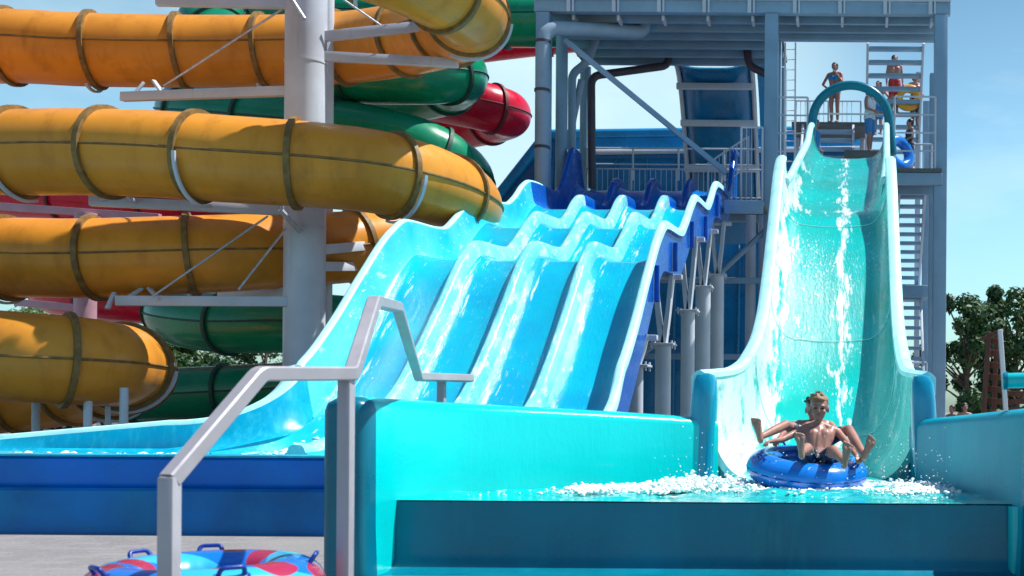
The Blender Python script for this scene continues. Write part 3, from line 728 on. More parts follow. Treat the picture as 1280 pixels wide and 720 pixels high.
railing('three bar railing right of the flume arch', [(1.2, 30.2, FPZ), (2.3, 30.2, FPZ)], 1.95, bars=False, mid=3)
railing('low barred railing on the right end of the flume platform', [(1.6, 31.6, FPZ), (2.3, 31.6, FPZ)], 1.0, gap=0.12)
LZ2 = 10.37
railing('barred railing behind the woman on the upper landing', [(-1.75, 36.2, LZ2), (0.35, 36.2, LZ2)], 1.1, gap=0.15)
railing('barred railing of the lower stair landing beside the right tower post', [(1.65, 33.0, 1.75), (2.3, 33.0, 1.75)], 1.15, gap=0.2)
# ---------------------------------------------------------------- stairs
def stairs(label, x0, x1, ya, za, yb, zb, n, tread=0.22, stringer=0.24):
    t = thing('staircase', label, 'stairs', ((x0 + x1) / 2, ya, za))
    for x in (x0, x1):
        bm = B(); beam(bm, (x, ya, za), (x, yb, zb), 0.07, stringer, 0.01); obj('stringer', bm, mt['steel_lt'], t)
    for k in range(n):
        f = (k + 0.5) / n; bm = B(); box(bm, ((x0 + x1) / 2, ya + (yb - ya) * f, za + (zb - za) * f), (x1 - x0 - 0.075, tread, 0.10), bev=0.01); obj('tread', bm, mt['steel'], t)
    return t
stairs('upper flight of open treads with people waiting on it', 0.50, 2.12, 35.0, 9.0, 32.6, 12.2, 10)
for x in (0.45, 2.17):
    pass
stairs('short flight of wide steps below the woman on the landing', -1.45, 0.1, 32.4, 8.1, 34.6, 10.2, 6)
stairs('lower open flight under the flume platform beside the right tower post', 1.42, 2.15, 34.6, 5.2, 31.9, 7.7, 11, 0.2, 0.16)
stairs('lowest open flight of treads at the foot of the tower', 1.5, 2.15, 31.6, 1.9, 33.6, 5.0, 10, 0.2, 0.16)
bm = B(); box(bm, (-0.65, 35.4, LZ2 - 0.06), (2.3, 1.7, 0.12)); tpart('upper_landing', bm, 'deck')
bm = B(); box(bm, (1.9, 33.9, 5.02), (0.95, 1.5, 0.36), bev=0.02); tpart('middle_landing', bm)
bm = B(); box(bm, (1.9, 32.9, 1.7), (0.95, 1.5, 0.2), bev=0.02); tpart('low_landing', bm)
for (x, y, z1) in ((-1.72, 36.1, LZ2), (0.4, 36.1, LZ2), (1.55, 34.5, 5.0), (2.1, 34.5, 12)):
    bm = B(); box(bm, (x, y, z1 / 2), (0.16, 0.16, z1 - 0.2), bev=0.01); tpart('post', bm, 'steel_lt')
# ladder mast beside the middle post
lad = thing('lattice_mast', 'slim white lattice ladder mast behind the middle tower post', 'mast', (-1.75, 33, 0))
for x in (-1.92, -1.62):
    bm = B(); box(bm, (x, 33, 6.2), (0.05, 0.05, 12.2)); obj('upright', bm, mt['white'], lad)
for k in range(40):
    bm = B(); tube(bm, [(-1.92, 33, 0.4 + k * 0.3), (-1.62, 33, 0.4 + k * 0.3)], 0.014, 6); obj('rung', bm, mt['white'], lad)

# ================================================================ deep blue half pipe behind the tower
hp = thing('half_pipe', 'huge deep blue half pipe slide wall standing behind the tower', 'water slide', (-6, 41, 0))
def hz(x):
    # top edge height
    xl = at(625, 228, 41).x; xm = at(676, 163, 41).x
    zl = at(625, 228, 41).z; zm = at(676, 163, 41).z
    if x < xm: return zl + (zm - zl) * (x - xl) / (xm - xl)
    return zm + 0.02 * (x - xm)
bm = B(); secs = []
for x in rng(at(560, 300, 41).x, 0.4, 60):
    zt = hz(x); s = []
    for k in range(11):
        t = k / 10; s.append(V((x, 40.6 + 1.2 * t ** 2, 0.0 + zt * t)))
    secs.append(s + [V((p.x, p.y + 0.18, p.z)) for p in reversed(s)])
loft(bm, secs); obj('wall', bm, mt['back_blue'], hp)
xs_ = rng(at(560, 300, 41).x, 0.4, 60)
bm = B(); tube(bm, [(x, 41.75, hz(x) + 0.02) for x in xs_], 0.2, 10); obj('rim', bm, mt['back_rim'], hp)
bm = B(); tube(bm, [(x, 41.30, hz(x) - 0.75) for x in xs_ if x > at(690, 180, 41).x], 0.10, 8); obj('band', bm, mt['steel_lt'], hp)
bm = B()
secs = [[V((x, 41.42, hz(x) - 0.70)), V((x, 41.62, hz(x) - 0.16)), V((x, 41.70, hz(x) - 0.16)), V((x, 41.52, hz(x) - 0.72))] for x in xs_ if x > at(690, 180, 41).x]
loft(bm, secs); obj('upper_panel', bm, mt['back_rim'], hp)
for x in rng(-14.5, -0.5, 12):
    bm = B(); tube(bm, [(x, 40.52 + 1.2 * t * t, hz(x) * t) for t in rng(0.0, 0.92, 10)], 0.05, 8); obj('rib', bm, mt['back_blue'], hp)
# steep drop from the top deck into the half pipe
dr = thing('drop_chute', 'curved blue drop chute with pale edges leaving the top deck above the half pipe', 'water slide', (-4.3, 36, 10))
path = spl([(35.3, 12.25, 0), (36.0, 12.2, 0), (36.8, 11.6, 0), (37.6, 10.5, 0), (38.6, 9.0, 0), (39.8, 7.4, 0)], 6)
bm = B(); secs = []
CX = at(897, 110, 37).x
for p in path:
    s = []
    for k in range(15):
        u = -1 + 2 * k / 14; s.append(V((CX + 1.15 * u, p.x + 0.35 * u ** 4, p.y + 0.35 * u ** 4)))
    secs.append(s + [V((q.x, q.y - 0.05, q.z - 0.06)) for q in reversed(s)])
loft(bm, secs); obj('chute', bm, mt['back_blue'], dr)
for sg in (-1, 1):
    bm = B(); tube(bm, [(CX + sg * 1.2, p.x + 0.25, p.y + 0.25) for p in path], 0.08, 8); obj('edge', bm, mt['steel_lt'], dr)
for i in (8, 15, 21):
    p = path[i]; bm = B(); box(bm, (CX, p.x - 0.12, p.y - 0.16), (2.45, 0.14, 0.2), bev=0.02); obj('cross_bar', bm, mt['steel_lt'], dr)
for (x0, x1) in ((CX + 1.35, CX + 1.8),):
    bm = B(); secs = []
    for p in path: secs.append([V((x0, p.x + 0.5, p.y + 0.4)), V((x1, p.x + 0.5, p.y + 0.4)), V((x1, p.x + 0.4, p.y + 0.2)), V((x0, p.x + 0.4, p.y + 0.2))])
    loft(bm, secs); obj('wing', bm, mt['back_rim'], dr)
# ================================================================ tube slides on the left
def tube_slide(name, label, ctrl, rad, body, fl, step, loc, clear=None, per=14):
    t = thing(name, label, 'water slide', loc)
    pts = spl([at(*c) for c in ctrl], per)
    bm = B(); tube(bm, pts, rad, 40); obj('tube', bm, body, t, sharp=60)
    # arc length
    S = [0]
    for a, b in zip(pts[:-1], pts[1:]): S.append(S[-1] + (b - a).length)
    fr = frames(pts)
    def sample(s):
        for i in range(len(S) - 1):
            if S[i] <= s <= S[i + 1]:
                f = (s - S[i]) / max(1e-6, S[i + 1] - S[i]); return pts[i].lerp(pts[i + 1], f), fr[i][0]
        return pts[-1], fr[-1][0]
    s = 0.5; k = 0
    while s < S[-1] - 0.3:
        p, T = sample(s); px = PX + F * p.x / p.y
        if -90 < px < 760:
            bm = B(); N = V((0, 0, 1)); N = (N - T * N.dot(T)).normalized(); Bn = T.cross(N)
            secs = []
            for q in range(40):
                a = 2 * math.pi * q / 40; rdir = N * math.cos(a) + Bn * math.sin(a); c = p + rdir * (rad + 0.001)
                secs.append([c - T * 0.055, c + rdir * 0.075 - T * 0.05, c + rdir * 0.075 + T * 0.05, c + T * 0.055])
            secs.append(secs[0]); loft(bm, secs, True, False)
            obj('flange', bm, fl, t, sharp=30)
        s += step
    # lengthwise seam on the camera side and its opposite
    for ang in (-1, 1):
        bm = B(); path = []
        for p, (T, N, Bn) in zip(pts, fr):
            U_ = (V((0, 0, 1)) - T * T.z).normalized(); side = T.cross(U_)
            path.append(p + side * ang * (rad + 0.008) + U_ * 0.0)
        tube(bm, path, 0.025, 6); obj('seam', bm, fl, t)
    return t, sample
yel = [(-250, -120, 21), (0, -110, 20), (250, -92, 19.8), (430, -64, 20.2), (540, -22, 21.2), (584, 14, 23.0), (552, 38, 25.0), (480, 54, 26), (400, 62, 26.2), (300, 64, 26), (200, 64, 25.6), (100, 62, 25.2), (0, 58, 25), (-150, 66, 24.6), (-270, 100, 23.4), (-270, 150, 22.2), (-150, 180, 21.4), (0, 190, 21.2), (100, 190, 21.1), (200, 193, 21.0), (300, 200, 21.0), (400, 207, 21.3), (480, 217, 21.9), (550, 237, 23.3), (581, 262, 25.2), (530, 290, 26.6), (460, 306, 25.8), (380, 312, 24.6), (300, 316, 23.6), (200, 320, 23.0), (100, 323, 22.7), (0, 323, 22.7), (-150, 335, 22.8), (-270, 365, 22.2), (-260, 405, 21.2), (-120, 430, 20.2), (0, 444, 20), (80, 450, 20.2), (135, 455, 21.2), (165, 463, 23.0), (130, 478, 25.0), (60, 492, 26), (-40, 502, 26), (-200, 512, 26)]
ys_t, ysamp = tube_slide('tube_slide', 'thick amber yellow closed tube slide winding in big loops in front of the other tubes', yel, 0.80, mt['yellow'], mt['yellow_fl'], 1.75, at(100, 190, 20.5))
grn = [(760, 24, 34), (640, 26, 34), (450, 22, 34), (320, 18, 33.2), (262, 28, 31.8), (300, 60, 30.4), (420, 88, 29.4), (520, 92, 29), (572, 92, 30.4), (545, 112, 32.4), (440, 128, 33.4), (330, 130, 33.6), (250, 134, 32.6), (236, 142, 31.2), (290, 148, 30), (400, 160, 29.2), (500, 178, 29), (560, 205, 29.6), (580, 235, 31), (530, 270, 32.8), (430, 310, 33.2), (320, 350, 33), (245, 378, 31.8), (222, 394, 30.4), (280, 404, 29.4), (380, 404, 29), (470, 414, 29.4), (520, 440, 31), (480, 468, 32.6), (380, 484, 33), (280, 490, 33), (150, 496, 33)]
tube_slide('tube_slide', 'dark green closed tube slide looping behind the amber one', grn, 0.78, mt['green'], mt['green_fl'], 2.6, at(400, 160, 29.2))
red = [(800, 30, 41), (690, 40, 40.5), (600, 50, 40), (480, 66, 40), (400, 84, 39.4), (400, 104, 38), (480, 112, 37), (570, 126, 36.4), (622, 138, 37), (630, 146, 38.4), (570, 160, 40), (400, 190, 40), (200, 215, 39), (50, 232, 37.5), (0, 240, 36.5), (60, 246, 36), (160, 250, 35.6), (250, 258, 36), (290, 275, 37.4), (240, 310, 39), (100, 345, 38.4), (70, 362, 36.6), (140, 372, 35.6), (240, 378, 35.8), (330, 392, 37), (400, 410, 39)]
tube_slide('tube_slide', 'crimson closed tube slide, hindmost of the three coloured tubes', red, 0.78, mt['red'], mt['red_fl'], 2.8, at(600, 138, 37))

# white main column with bracket arms
cp = at(381, 300, 23.2)
colm = thing('support_column', 'thick pale grey column standing in the middle of the tube slides', 'column', (cp.x, cp.y, 0))
bm = B(); tube(bm, [(cp.x, cp.y, 0), (cp.x, cp.y, 13.5)], 0.40, 36); obj('shaft', bm, mt['steel_lt'], colm)
bm = B(); tube(bm, [(cp.x - 0.62, cp.y + 2.2, 0), (cp.x - 0.62, cp.y + 2.2, 12)], 0.17, 20); obj('rear_shaft', bm, mt['steel_lt'], colm)
def arm(pa, pb, h=0.20, w=0.14):
    bm = B(); beam(bm, at(*pa), at(*pb), w, h, 0.012); return obj('arm', bm, mt['steel_lt'], colm, sharp=30)
def tie(pa, pb, r=0.022):
    bm = B(); tube(bm, [at(*pa), at(*pb)], r, 8); return obj('tie_rod', bm, mt['galv'], colm)
arm((153, 121, 24.6), (360, 114, 23.3)); tie((205, 107, 24.4), (352, 12, 23.1))
arm((195, 1, 22.4), (360, 5, 23.0)); tie((362, -4, 22.7), (380, 24, 22.7), 0.05)
arm((402, 46, 23.2), (562, 29, 24.2)); arm((402, 70, 23.2), (573, 79, 24.4)); tie((430, 0, 23.2), (478, 33, 23.9)); tie((475, 0, 23.2), (520, 18, 24))
arm((112, 251, 21.8), (350, 263, 22.8))
tie((350, 150, 21.3), (352, 262, 22), 0.03); tie((350, 262, 22.4), (376, 290, 22.7), 0.06)
arm((145, 376, 22.2), (360, 377, 22.9)); tie((190, 371, 22.1), (335, 270, 22.6)); tie((298, 362, 22.2), (358, 285, 22.7))
arm((275, 369, 25.4), (360, 365, 24))
arm((402, 312, 23.4), (470, 306, 25.5)); arm((402, 333, 23.4), (455, 333, 25.5))
for (pa, pb) in (((165, 121, 24.5), (180, 103, 24.6)), ((205, 119, 24.2), (192, 101, 24.6)), ((552, 29, 24.2), (520, 8, 23.6)), ((560, 78, 24.4), (540, 60, 25)), ((125, 251, 21.8), (150, 238, 21.3)), ((170, 253, 21.9), (150, 239, 21.3)), ((155, 375, 22.2), (178, 360, 22.6)), ((200, 375, 22.3), (186, 360, 22.6)), ((134, 386, 22.1), (143, 366, 22.3))):
    bm = B(); beam(bm, at(*pa), at(*pb), 0.08, 0.06, 0.008); obj('strut', bm, mt['steel_lt'], colm, sharp=30)
for zz in (2.0, 5.2, 8.6, 11.5):
    bm = B(); tube(bm, [(cp.x, cp.y, zz - 0.02), (cp.x, cp.y, zz + 0.02)], 0.412, 36); obj('weld_ring', bm, mt['steel_lt'], colm)
# curved saddles that cradle the amber tube
def saddle(p, T, rad, a0, a1, m='steel_lt'):
    N = (V((0, 0, 1)) - T * T.z).normalized(); Bn = T.cross(N); bm = B(); secs = []
    for k in range(17):
        a = a0 + (a1 - a0) * k / 16; rd_ = N * math.cos(a) + Bn * math.sin(a); c = p + rd_ * (rad + 0.085)
        secs.append([c - T * 0.03, c + rd_ * 0.05 - T * 0.03, c + rd_ * 0.05 + T * 0.03, c + T * 0.03])
    loft(bm, secs); return bm
s = 0.5; kk = 0
while s < 150:
    p, T = ysamp(s)
    px = PX + F * p.x / p.y
    if -30 < px < 640 and kk % 2 == 0 and p.z < 9.8 and p.z > 1.2:
        obj('saddle', saddle(p + T * 0.10, T, 0.80, R(95), R(200)), mt['steel_lt'], colm)
    s += 1.75; kk += 1
pk = at(107, 320, 34)
t = thing('support_column', 'faded pink column under the crimson tube', 'column', (pk.x, pk.y, 0))
bm = B(); tube(bm, [(pk.x, pk.y, 0), (pk.x, pk.y, 7.3)], 0.30, 24); obj('shaft', bm, mt['pink'], t)
bm = B(); beam(bm, at(0, 258, 34.4), at(200, 272, 34.2), 0.16, 0.22, 0.01); obj('arm', bm, mt['pink'], t)
bm = B(); beam(bm, at(20, 378, 34.2), at(100, 385, 34.0), 0.16, 0.22, 0.01); obj('arm', bm, mt['pink'], t)
# thin posts under the lowest amber loop
for i, (px, Yp, lab) in enumerate(((45, 21.6, 'leftmost thin post under the lowest amber loop'), (110, 20.3, 'thin post under the lowest amber loop, left of a pair'), (135, 21.4, 'thinnest post under the lowest amber loop, between a pair'), (155, 20.3, 'thin post under the lowest amber loop, right of a pair'))):
    p = at(px, 495, Yp); bm = B(); tube(bm, [(p.x, Yp, 0), (p.x, Yp, p.z + (0.15 if i in (1, 3) else 0))], 0.07 if i != 2 else 0.045, 12)
    t = thing('thin_post', lab, 'post', (p.x, Yp, 0), 'thin posts under the lowest amber loop')
    obj('shaft', bm, mt['steel_lt'], t)
    bm = B(); box(bm, (p.x, Yp, 0.02), (0.25, 0.25, 0.04), bev=0.005); obj('base_plate', bm, mt['steel_lt'], t)

# ================================================================ foreground handrail
hr = thing('handrail', 'bent steel handrail rising and falling in the left foreground', 'handrail', at(212, 600, 4.7) * 1)
hr.location.z = 0
A = at(212, 600, 4.7); Bq = at(325, 467, 5.2); C = at(440, 467, 5.8); D = at(468, 377, 6.5); E = at(497, 384, 7.8); Fq = at(523, 471, 9.6); G = at(588, 473, 10.8)
hr.location = (A.x, A.y, 0)
bm = B(); sqtube(bm, rounded([A, Bq, C, D, E, Fq, G], 0.03, 3), 0.035); obj('rail', bm, mt['rail'], hr)
for p, lift in ((A, 0.0), (at(433, 467, 5.78), 0.0), (at(552, 473, 10.3), 0.0)):
    bm = B(); box(bm, (p.x, p.y, (p.z + 0.015) / 2), (0.068, 0.068, p.z + 0.015), bev=0.008); pp = obj('post', bm, mt['rail'], hr)
    bm = B(); tube(bm, [(p.x, p.y, 0.0), (p.x, p.y, 0.012)], 0.075, 16); obj('base_flange', bm, mt['rail'], pp)

# ================================================================ rubber rings
def ringmat():
    m, nt, b = nodes_of('printed_ring_vinyl')
    uv = nt.nodes.new('ShaderNodeUVMap'); sx = nt.nodes.new('ShaderNodeSeparateXYZ'); nt.links.new(uv.outputs[0], sx.inputs[0])
    def mth(op, a, b_=None):
        n = nt.nodes.new('ShaderNodeMath'); n.operation = op
        for i, v in enumerate((a, b_)):
            if v is None: continue
            if isinstance(v, (int, float)): n.inputs[i].default_value = v
            else: nt.links.new(v, n.inputs[i])
        return n.outputs[0]
    th = mth('MULTIPLY', sx.outputs[0], 2 * math.pi); ph = sx.outputs[1]
    w1 = mth('SINE', mth('ADD', mth('MULTIPLY', th, 3.0), mth('MULTIPLY', ph, 13.0)))
    w2 = mth('SINE', mth('ADD', mth('MULTIPLY', th, 9.0), mth('MULTIPLY', ph, -9.0)))
    s_ = mth('ADD', w1, mth('MULTIPLY', w2, 0.45))
    red_m = ramp(nt, s_, 0.62, 0.65); cy = ramp(nt, mth('SINE', mth('ADD', mth('MULTIPLY', th, 3.0), mth('ADD', mth('MULTIPLY', ph, 13.0), 1.9))), 0.25, 0.28)
    k = mix(nt, cy, (0.004, 0.16, 0.60), (0.03, 0.42, 0.70)); k = mix(nt, red_m, k, (0.36, 0.02, 0.07))
    nt.links.new(k, b.inputs['Base Color']); b.inputs['Roughness'].default_value = 0.25; b.inputs['Coat Weight'].default_value = 0.4
    bump(nt, b, noise(nt, 9, 4), 0.12, 0.02)
    return m
mt['ring'] = ringmat()
def torus(Rm, r, nu=96, nv=32, sq=0.86):
    bm = B(); uvl = bm.loops.layers.uv.new('UVMap'); vs = []
    for i in range(nu):
        a = 2 * math.pi * i / nu; row = []
        pk_ = 1 + 0.012 * math.sin(a * 23)
        for j in range(nv):
            b = 2 * math.pi * j / nv; rr = Rm + r * pk_ * math.cos(b)
            row.append(bm.verts.new((rr * math.cos(a), rr * math.sin(a), r * sq * math.sin(b))))
        vs.append(row)
    for i in range(nu):
        for j in range(nv):
            f = bm.faces.new((vs[i][j], vs[(i+1) % nu][j], vs[(i+1) % nu][(j+1) % nv], vs[i][(j+1) % nv]))
            for l, (ii, jj) in zip(f.loops, ((i, j), (i+1, j), (i+1, j+1), (i, j+1))): l[uvl].uv = (ii / nu, jj / nv)
    return bm
def make_ring(label, loc, mat, Rm=0.38, r=0.155, tilt=None, group=None, hang=(0.4, 1.9, 3.5, 5.1), name='rubber_ring', handm='vinyl_dk'):
    t = thing(name, label, 'rubber ring', loc, group); loc = V(loc)
    rot = (tilt or Matrix.Identity(3)).to_4x4(); T = Matrix.Translation(loc) @ rot
    bm = torus(Rm, r); bmesh.ops.transform(bm, matrix=T, verts=bm.verts); body = obj('tube', bm, mat, t, sharp=None)
    bm = torus(Rm + r * 0.97, 0.008, 96, 6, 1); bmesh.ops.transform(bm, matrix=T, verts=bm.verts); obj('seam', bm, mt['vinyl_dk'], t, sharp=None)
    for a in hang:
        c = V((math.cos(a), math.sin(a), 0)); tg = V((-math.sin(a), math.cos(a), 0)); up = V((0, 0, 1))
        base = c * (Rm + r * 0.55); zt = r * 0.70; od = (c * 0.55 + up * 0.84)
        p = [base + tg * -0.055 + up * zt, base + tg * -0.048 + od * 0.045 + up * zt, base + tg * 0.048 + od * 0.045 + up * zt, base + tg * 0.055 + up * zt]
        bm = B(); tube(bm, [T @ q for q in rounded(p, 0.04, 4)], 0.011, 10)
        for sgn in (-1, 1):
            q = base + tg * 0.055 * sgn + up * (zt - 0.01); tube(bm, [T @ (q - od * 0.015), T @ (q + od * 0.008)], 0.026, 10)
        obj('handle', bm, mt[handm], t)
    return t
rp = at(258, 700, 5.5)
g_ = 'rubber rings stacked beside the handrail'
r1 = make_ring('blue ring with red flames and cyan patches, topmost of the stack by the handrail', (rp.x, rp.y, 0.61), mt['ring'], group=g_, hang=(0.35, 2.05, 2.75, 4.1, 5.45))
dup(r1, (rp.x + 0.02, rp.y + 0.03, 0.39), 'blue red flame ring lying in the middle of the stack by the handrail')
dup(r1, (rp.x - 0.02, rp.y, 0.15), 'blue red flame ring at the bottom of the stack, on the paving')
# ridden tube
tilt = Matrix.Rotation(R(5), 3, 'Y') @ Matrix.Rotation(R(9), 3, 'X')
tc_ = at(1009, 582, 10.6)
tub = make_ring('plain royal blue ring ridden by two boys in the basin', (tc_.x, tc_.y, 0.93), mt['vinyl'], Rm=0.405, r=0.17, tilt=tilt, hang=(3.72, 5.8, 1.2, 2.2), name='ridden_ring')
# ================================================================ people
def capsule(bm, p, q, r1, r2, seg=12):
    p, q = V(p), V(q); d = q - p; L = d.length
    if L < 1e-5: return ball(bm, p, r1, 2)
    d.normalize(); up = V((0, 0, 1)) if abs(d.z) < 0.9 else V((1, 0, 0)); a = d.cross(up).normalized(); b = d.cross(a)
    secs = []
    for k in range(5):
        th = math.pi / 2 * (k + 0.15) / 5.0; secs.append((p - d * r1 * math.cos(th), r1 * math.sin(th)))
    secs += [(p, r1), (p.lerp(q, 0.5), (r1 + r2) / 2), (q, r2)]
    for k in range(1, 6):
        th = math.pi / 2 * (k - 0.15) / 5.0; secs.append((q + d * r2 * math.sin(th), r2 * math.cos(th)))
    loft(bm, [[c + (a * math.cos(2 * math.pi * j / seg) + b * math.sin(2 * math.pi * j / seg)) * r for j in range(seg)] for c, r in secs])
def ell(bm, c, rad, rot=None):
    t = bmesh.new(); bmesh.ops.create_uvsphere(t, u_segments=20, v_segments=14, radius=1)
    m = Matrix.Translation(V(c)) @ (rot.to_4x4() if rot is not None else Matrix.Identity(4)) @ Matrix.Diagonal((*rad, 1))
    bmesh.ops.transform(t, matrix=m, verts=t.verts); merge(bm, t)
def fuse(name, bm, voxel, mats, parent, smooth=4, matfn=None, label=None):
    bmesh.ops.recalc_face_normals(bm, faces=bm.faces)
    me = bpy.data.meshes.new('tmp'); bm.to_mesh(me); bm.free()
    o = bpy.data.objects.new('tmp', me); col.objects.link(o)
    m = o.modifiers.new('r', 'REMESH'); m.mode = 'VOXEL'; m.voxel_size = voxel
    s = o.modifiers.new('s', 'SMOOTH'); s.factor = 0.5; s.iterations = smooth
    dg = bpy.context.evaluated_depsgraph_get(); dg.update()
    me2 = bpy.data.meshes.new_from_object(o.evaluated_get(dg)); bpy.data.objects.remove(o)
    me2.name = name; me2.materials.clear()
    for k in (mats if isinstance(mats, (list, tuple)) else [mats]): me2.materials.append(k)
    for p in me2.polygons:
        p.use_smooth = True
        p.material_index = matfn(p.center) if matfn else 0
    r = bpy.data.objects.new(name, me2); col.objects.link(r)
    r.parent = parent; r.matrix_parent_inverse = Matrix.Translation(parent.location).inverted()
    if label: r['label'] = label
    return r
def basis(fwd, up):
    f = V(fwd).normalized(); u = V(up); u = (u - f * u.dot(f)).normalized(); return f, u, f.cross(u)   # forward, up, right-hand side
def hand(bm, wrist, dirv, palm_n, s, curl=0.5, side=1):
    """palm, four unequal bent fingers and a thumb leaving the side"""
    d = V(dirv).normalized(); n = V(palm_n); n = (n - d * n.dot(d)).normalized(); w = d.cross(n)
    L = 0.105 * s
    for k in (-1, 0, 1): capsule(bm, V(wrist) + w * k * 0.012 * s, V(wrist) + d * L * 0.48 + w * k * 0.020 * s, 0.013 * s, 0.013 * s, 8)
    for k, (off, ln) in enumerate(((-1.5, 0.78), (-0.5, 0.96), (0.5, 1.0), (1.5, 0.88))):
        p = V(wrist) + d * L * 0.5 + w * off * 0.0185 * s; dd = d
        for seg in range(3):
            ang = curl * (0.5 + 0.4 * seg); dd2 = (d * math.cos(ang) + n * math.sin(ang)).normalized()
            q = p + dd2 * L * 0.24 * ln * (1 - 0.14 * seg); capsule(bm, p, q, 0.0085 * s, 0.0078 * s, 8); p = q
    tb = V(wrist) + d * L * 0.15 + w * side * 0.028 * s
    td = (d * 0.7 + w * side * 0.6 + n * 0.35).normalized()
    capsule(bm, tb, tb + td * L * 0.32, 0.0105 * s, 0.009 * s, 8); capsule(bm, tb + td * L * 0.32, tb + td * L * 0.32 + (td + d * 0.5 + n * 0.3).normalized() * L * 0.24, 0.009 * s, 0.008 * s, 8)
def head_mesh(bm, c, fwd, up, s, face=True):
    f, u, r = basis(fwd, up); Rm = Matrix((r, f, u)).transposed()
    P = lambda x, y, z: V(c) + (r * x + f * y + u * z) * s
    ell(bm, P(0, -0.012, 0.022), (0.077 * s, 0.096 * s, 0.088 * s), Rm)
    ell(bm, P(0, 0.030, -0.045), (0.056 * s, 0.060 * s, 0.066 * s), Rm)
    ell(bm, P(0, 0.060, -0.088), (0.028 * s, 0.024 * s, 0.022 * s), Rm)      # chin
    for sx in (-1, 1):
        ell(bm, P(0.040 * sx, 0.055, -0.028), (0.024 * s, 0.026 * s, 0.024 * s), Rm)      # cheek
        ell(bm, P(0.030 * sx, 0.075, 0.026), (0.028 * s, 0.014 * s, 0.010 * s), Rm)       # brow
        ell(bm, P(0.080 * sx, -0.012, -0.010), (0.011 * s, 0.020 * s, 0.032 * s), Rm)     # ear
    if face:
        capsule(bm, P(0, 0.082, 0.012), P(0, 0.101, -0.022), 0.009 * s, 0.013 * s, 8)
        ell(bm, P(0, 0.082, -0.052), (0.024 * s, 0.010 * s, 0.010 * s), Rm)
    return P, Rm
def face_parts(P, Rm, s, t, smile=True):
    for sx in (-1, 1):
        bm = B(); ell(bm, P(0.031 * sx, 0.077, 0.005), (0.015 * s, 0.009 * s, 0.0075 * s), Rm); obj('eye', bm, mt['eye'], t)
        bm = B(); capsule(bm, P(0.017 * sx, 0.088, 0.027), P(0.046 * sx, 0.080, 0.030), 0.005 * s, 0.0035 * s, 8); obj('eyebrow', bm, mt['hair'], t)
    bm = B()
    pts = [P(x, 0.092 - 5.5 * x * x, -0.052 + 4.0 * x * x) for x in rng(-0.027, 0.027, 8)]
    tube(bm, pts, [0.003 * s] + [0.0065 * s] * 7 + [0.003 * s], 8); obj('mouth', bm, mt['lip'], t)
def foot(bm, ankle, toe_dir, sole_n, s):
    """heel at the ankle, ball and five toes; sole_n points out of the sole"""
    d = V(toe_dir).normalized(); n = V(sole_n); n = (n - d * n.dot(d)).normalized(); w = d.cross(n); a = V(ankle)
    capsule(bm, a + n * 0.035 * s - d * 0.035 * s, a + n * 0.035 * s + d * 0.02 * s, 0.031 * s, 0.031 * s, 10)
    for k in (-1, 1): capsule(bm, a + n * 0.035 * s, a + n * 0.040 * s + d * 0.125 * s + w * k * 0.022 * s, 0.029 * s, 0.022 * s, 10)
    capsule(bm, a, a + d * 0.09 * s + n * 0.02 * s, 0.03 * s, 0.022 * s, 10)
    for k, (o, l, r) in enumerate(((-0.038, 0.058, 0.0145), (-0.014, 0.056, 0.0105), (0.006, 0.050, 0.010), (0.024, 0.043, 0.0095), (0.040, 0.034, 0.009))):
        b = a + n * 0.040 * s + d * 0.125 * s + w * o * s; capsule(bm, b, b + d * l * s, r * s, r * s, 8)

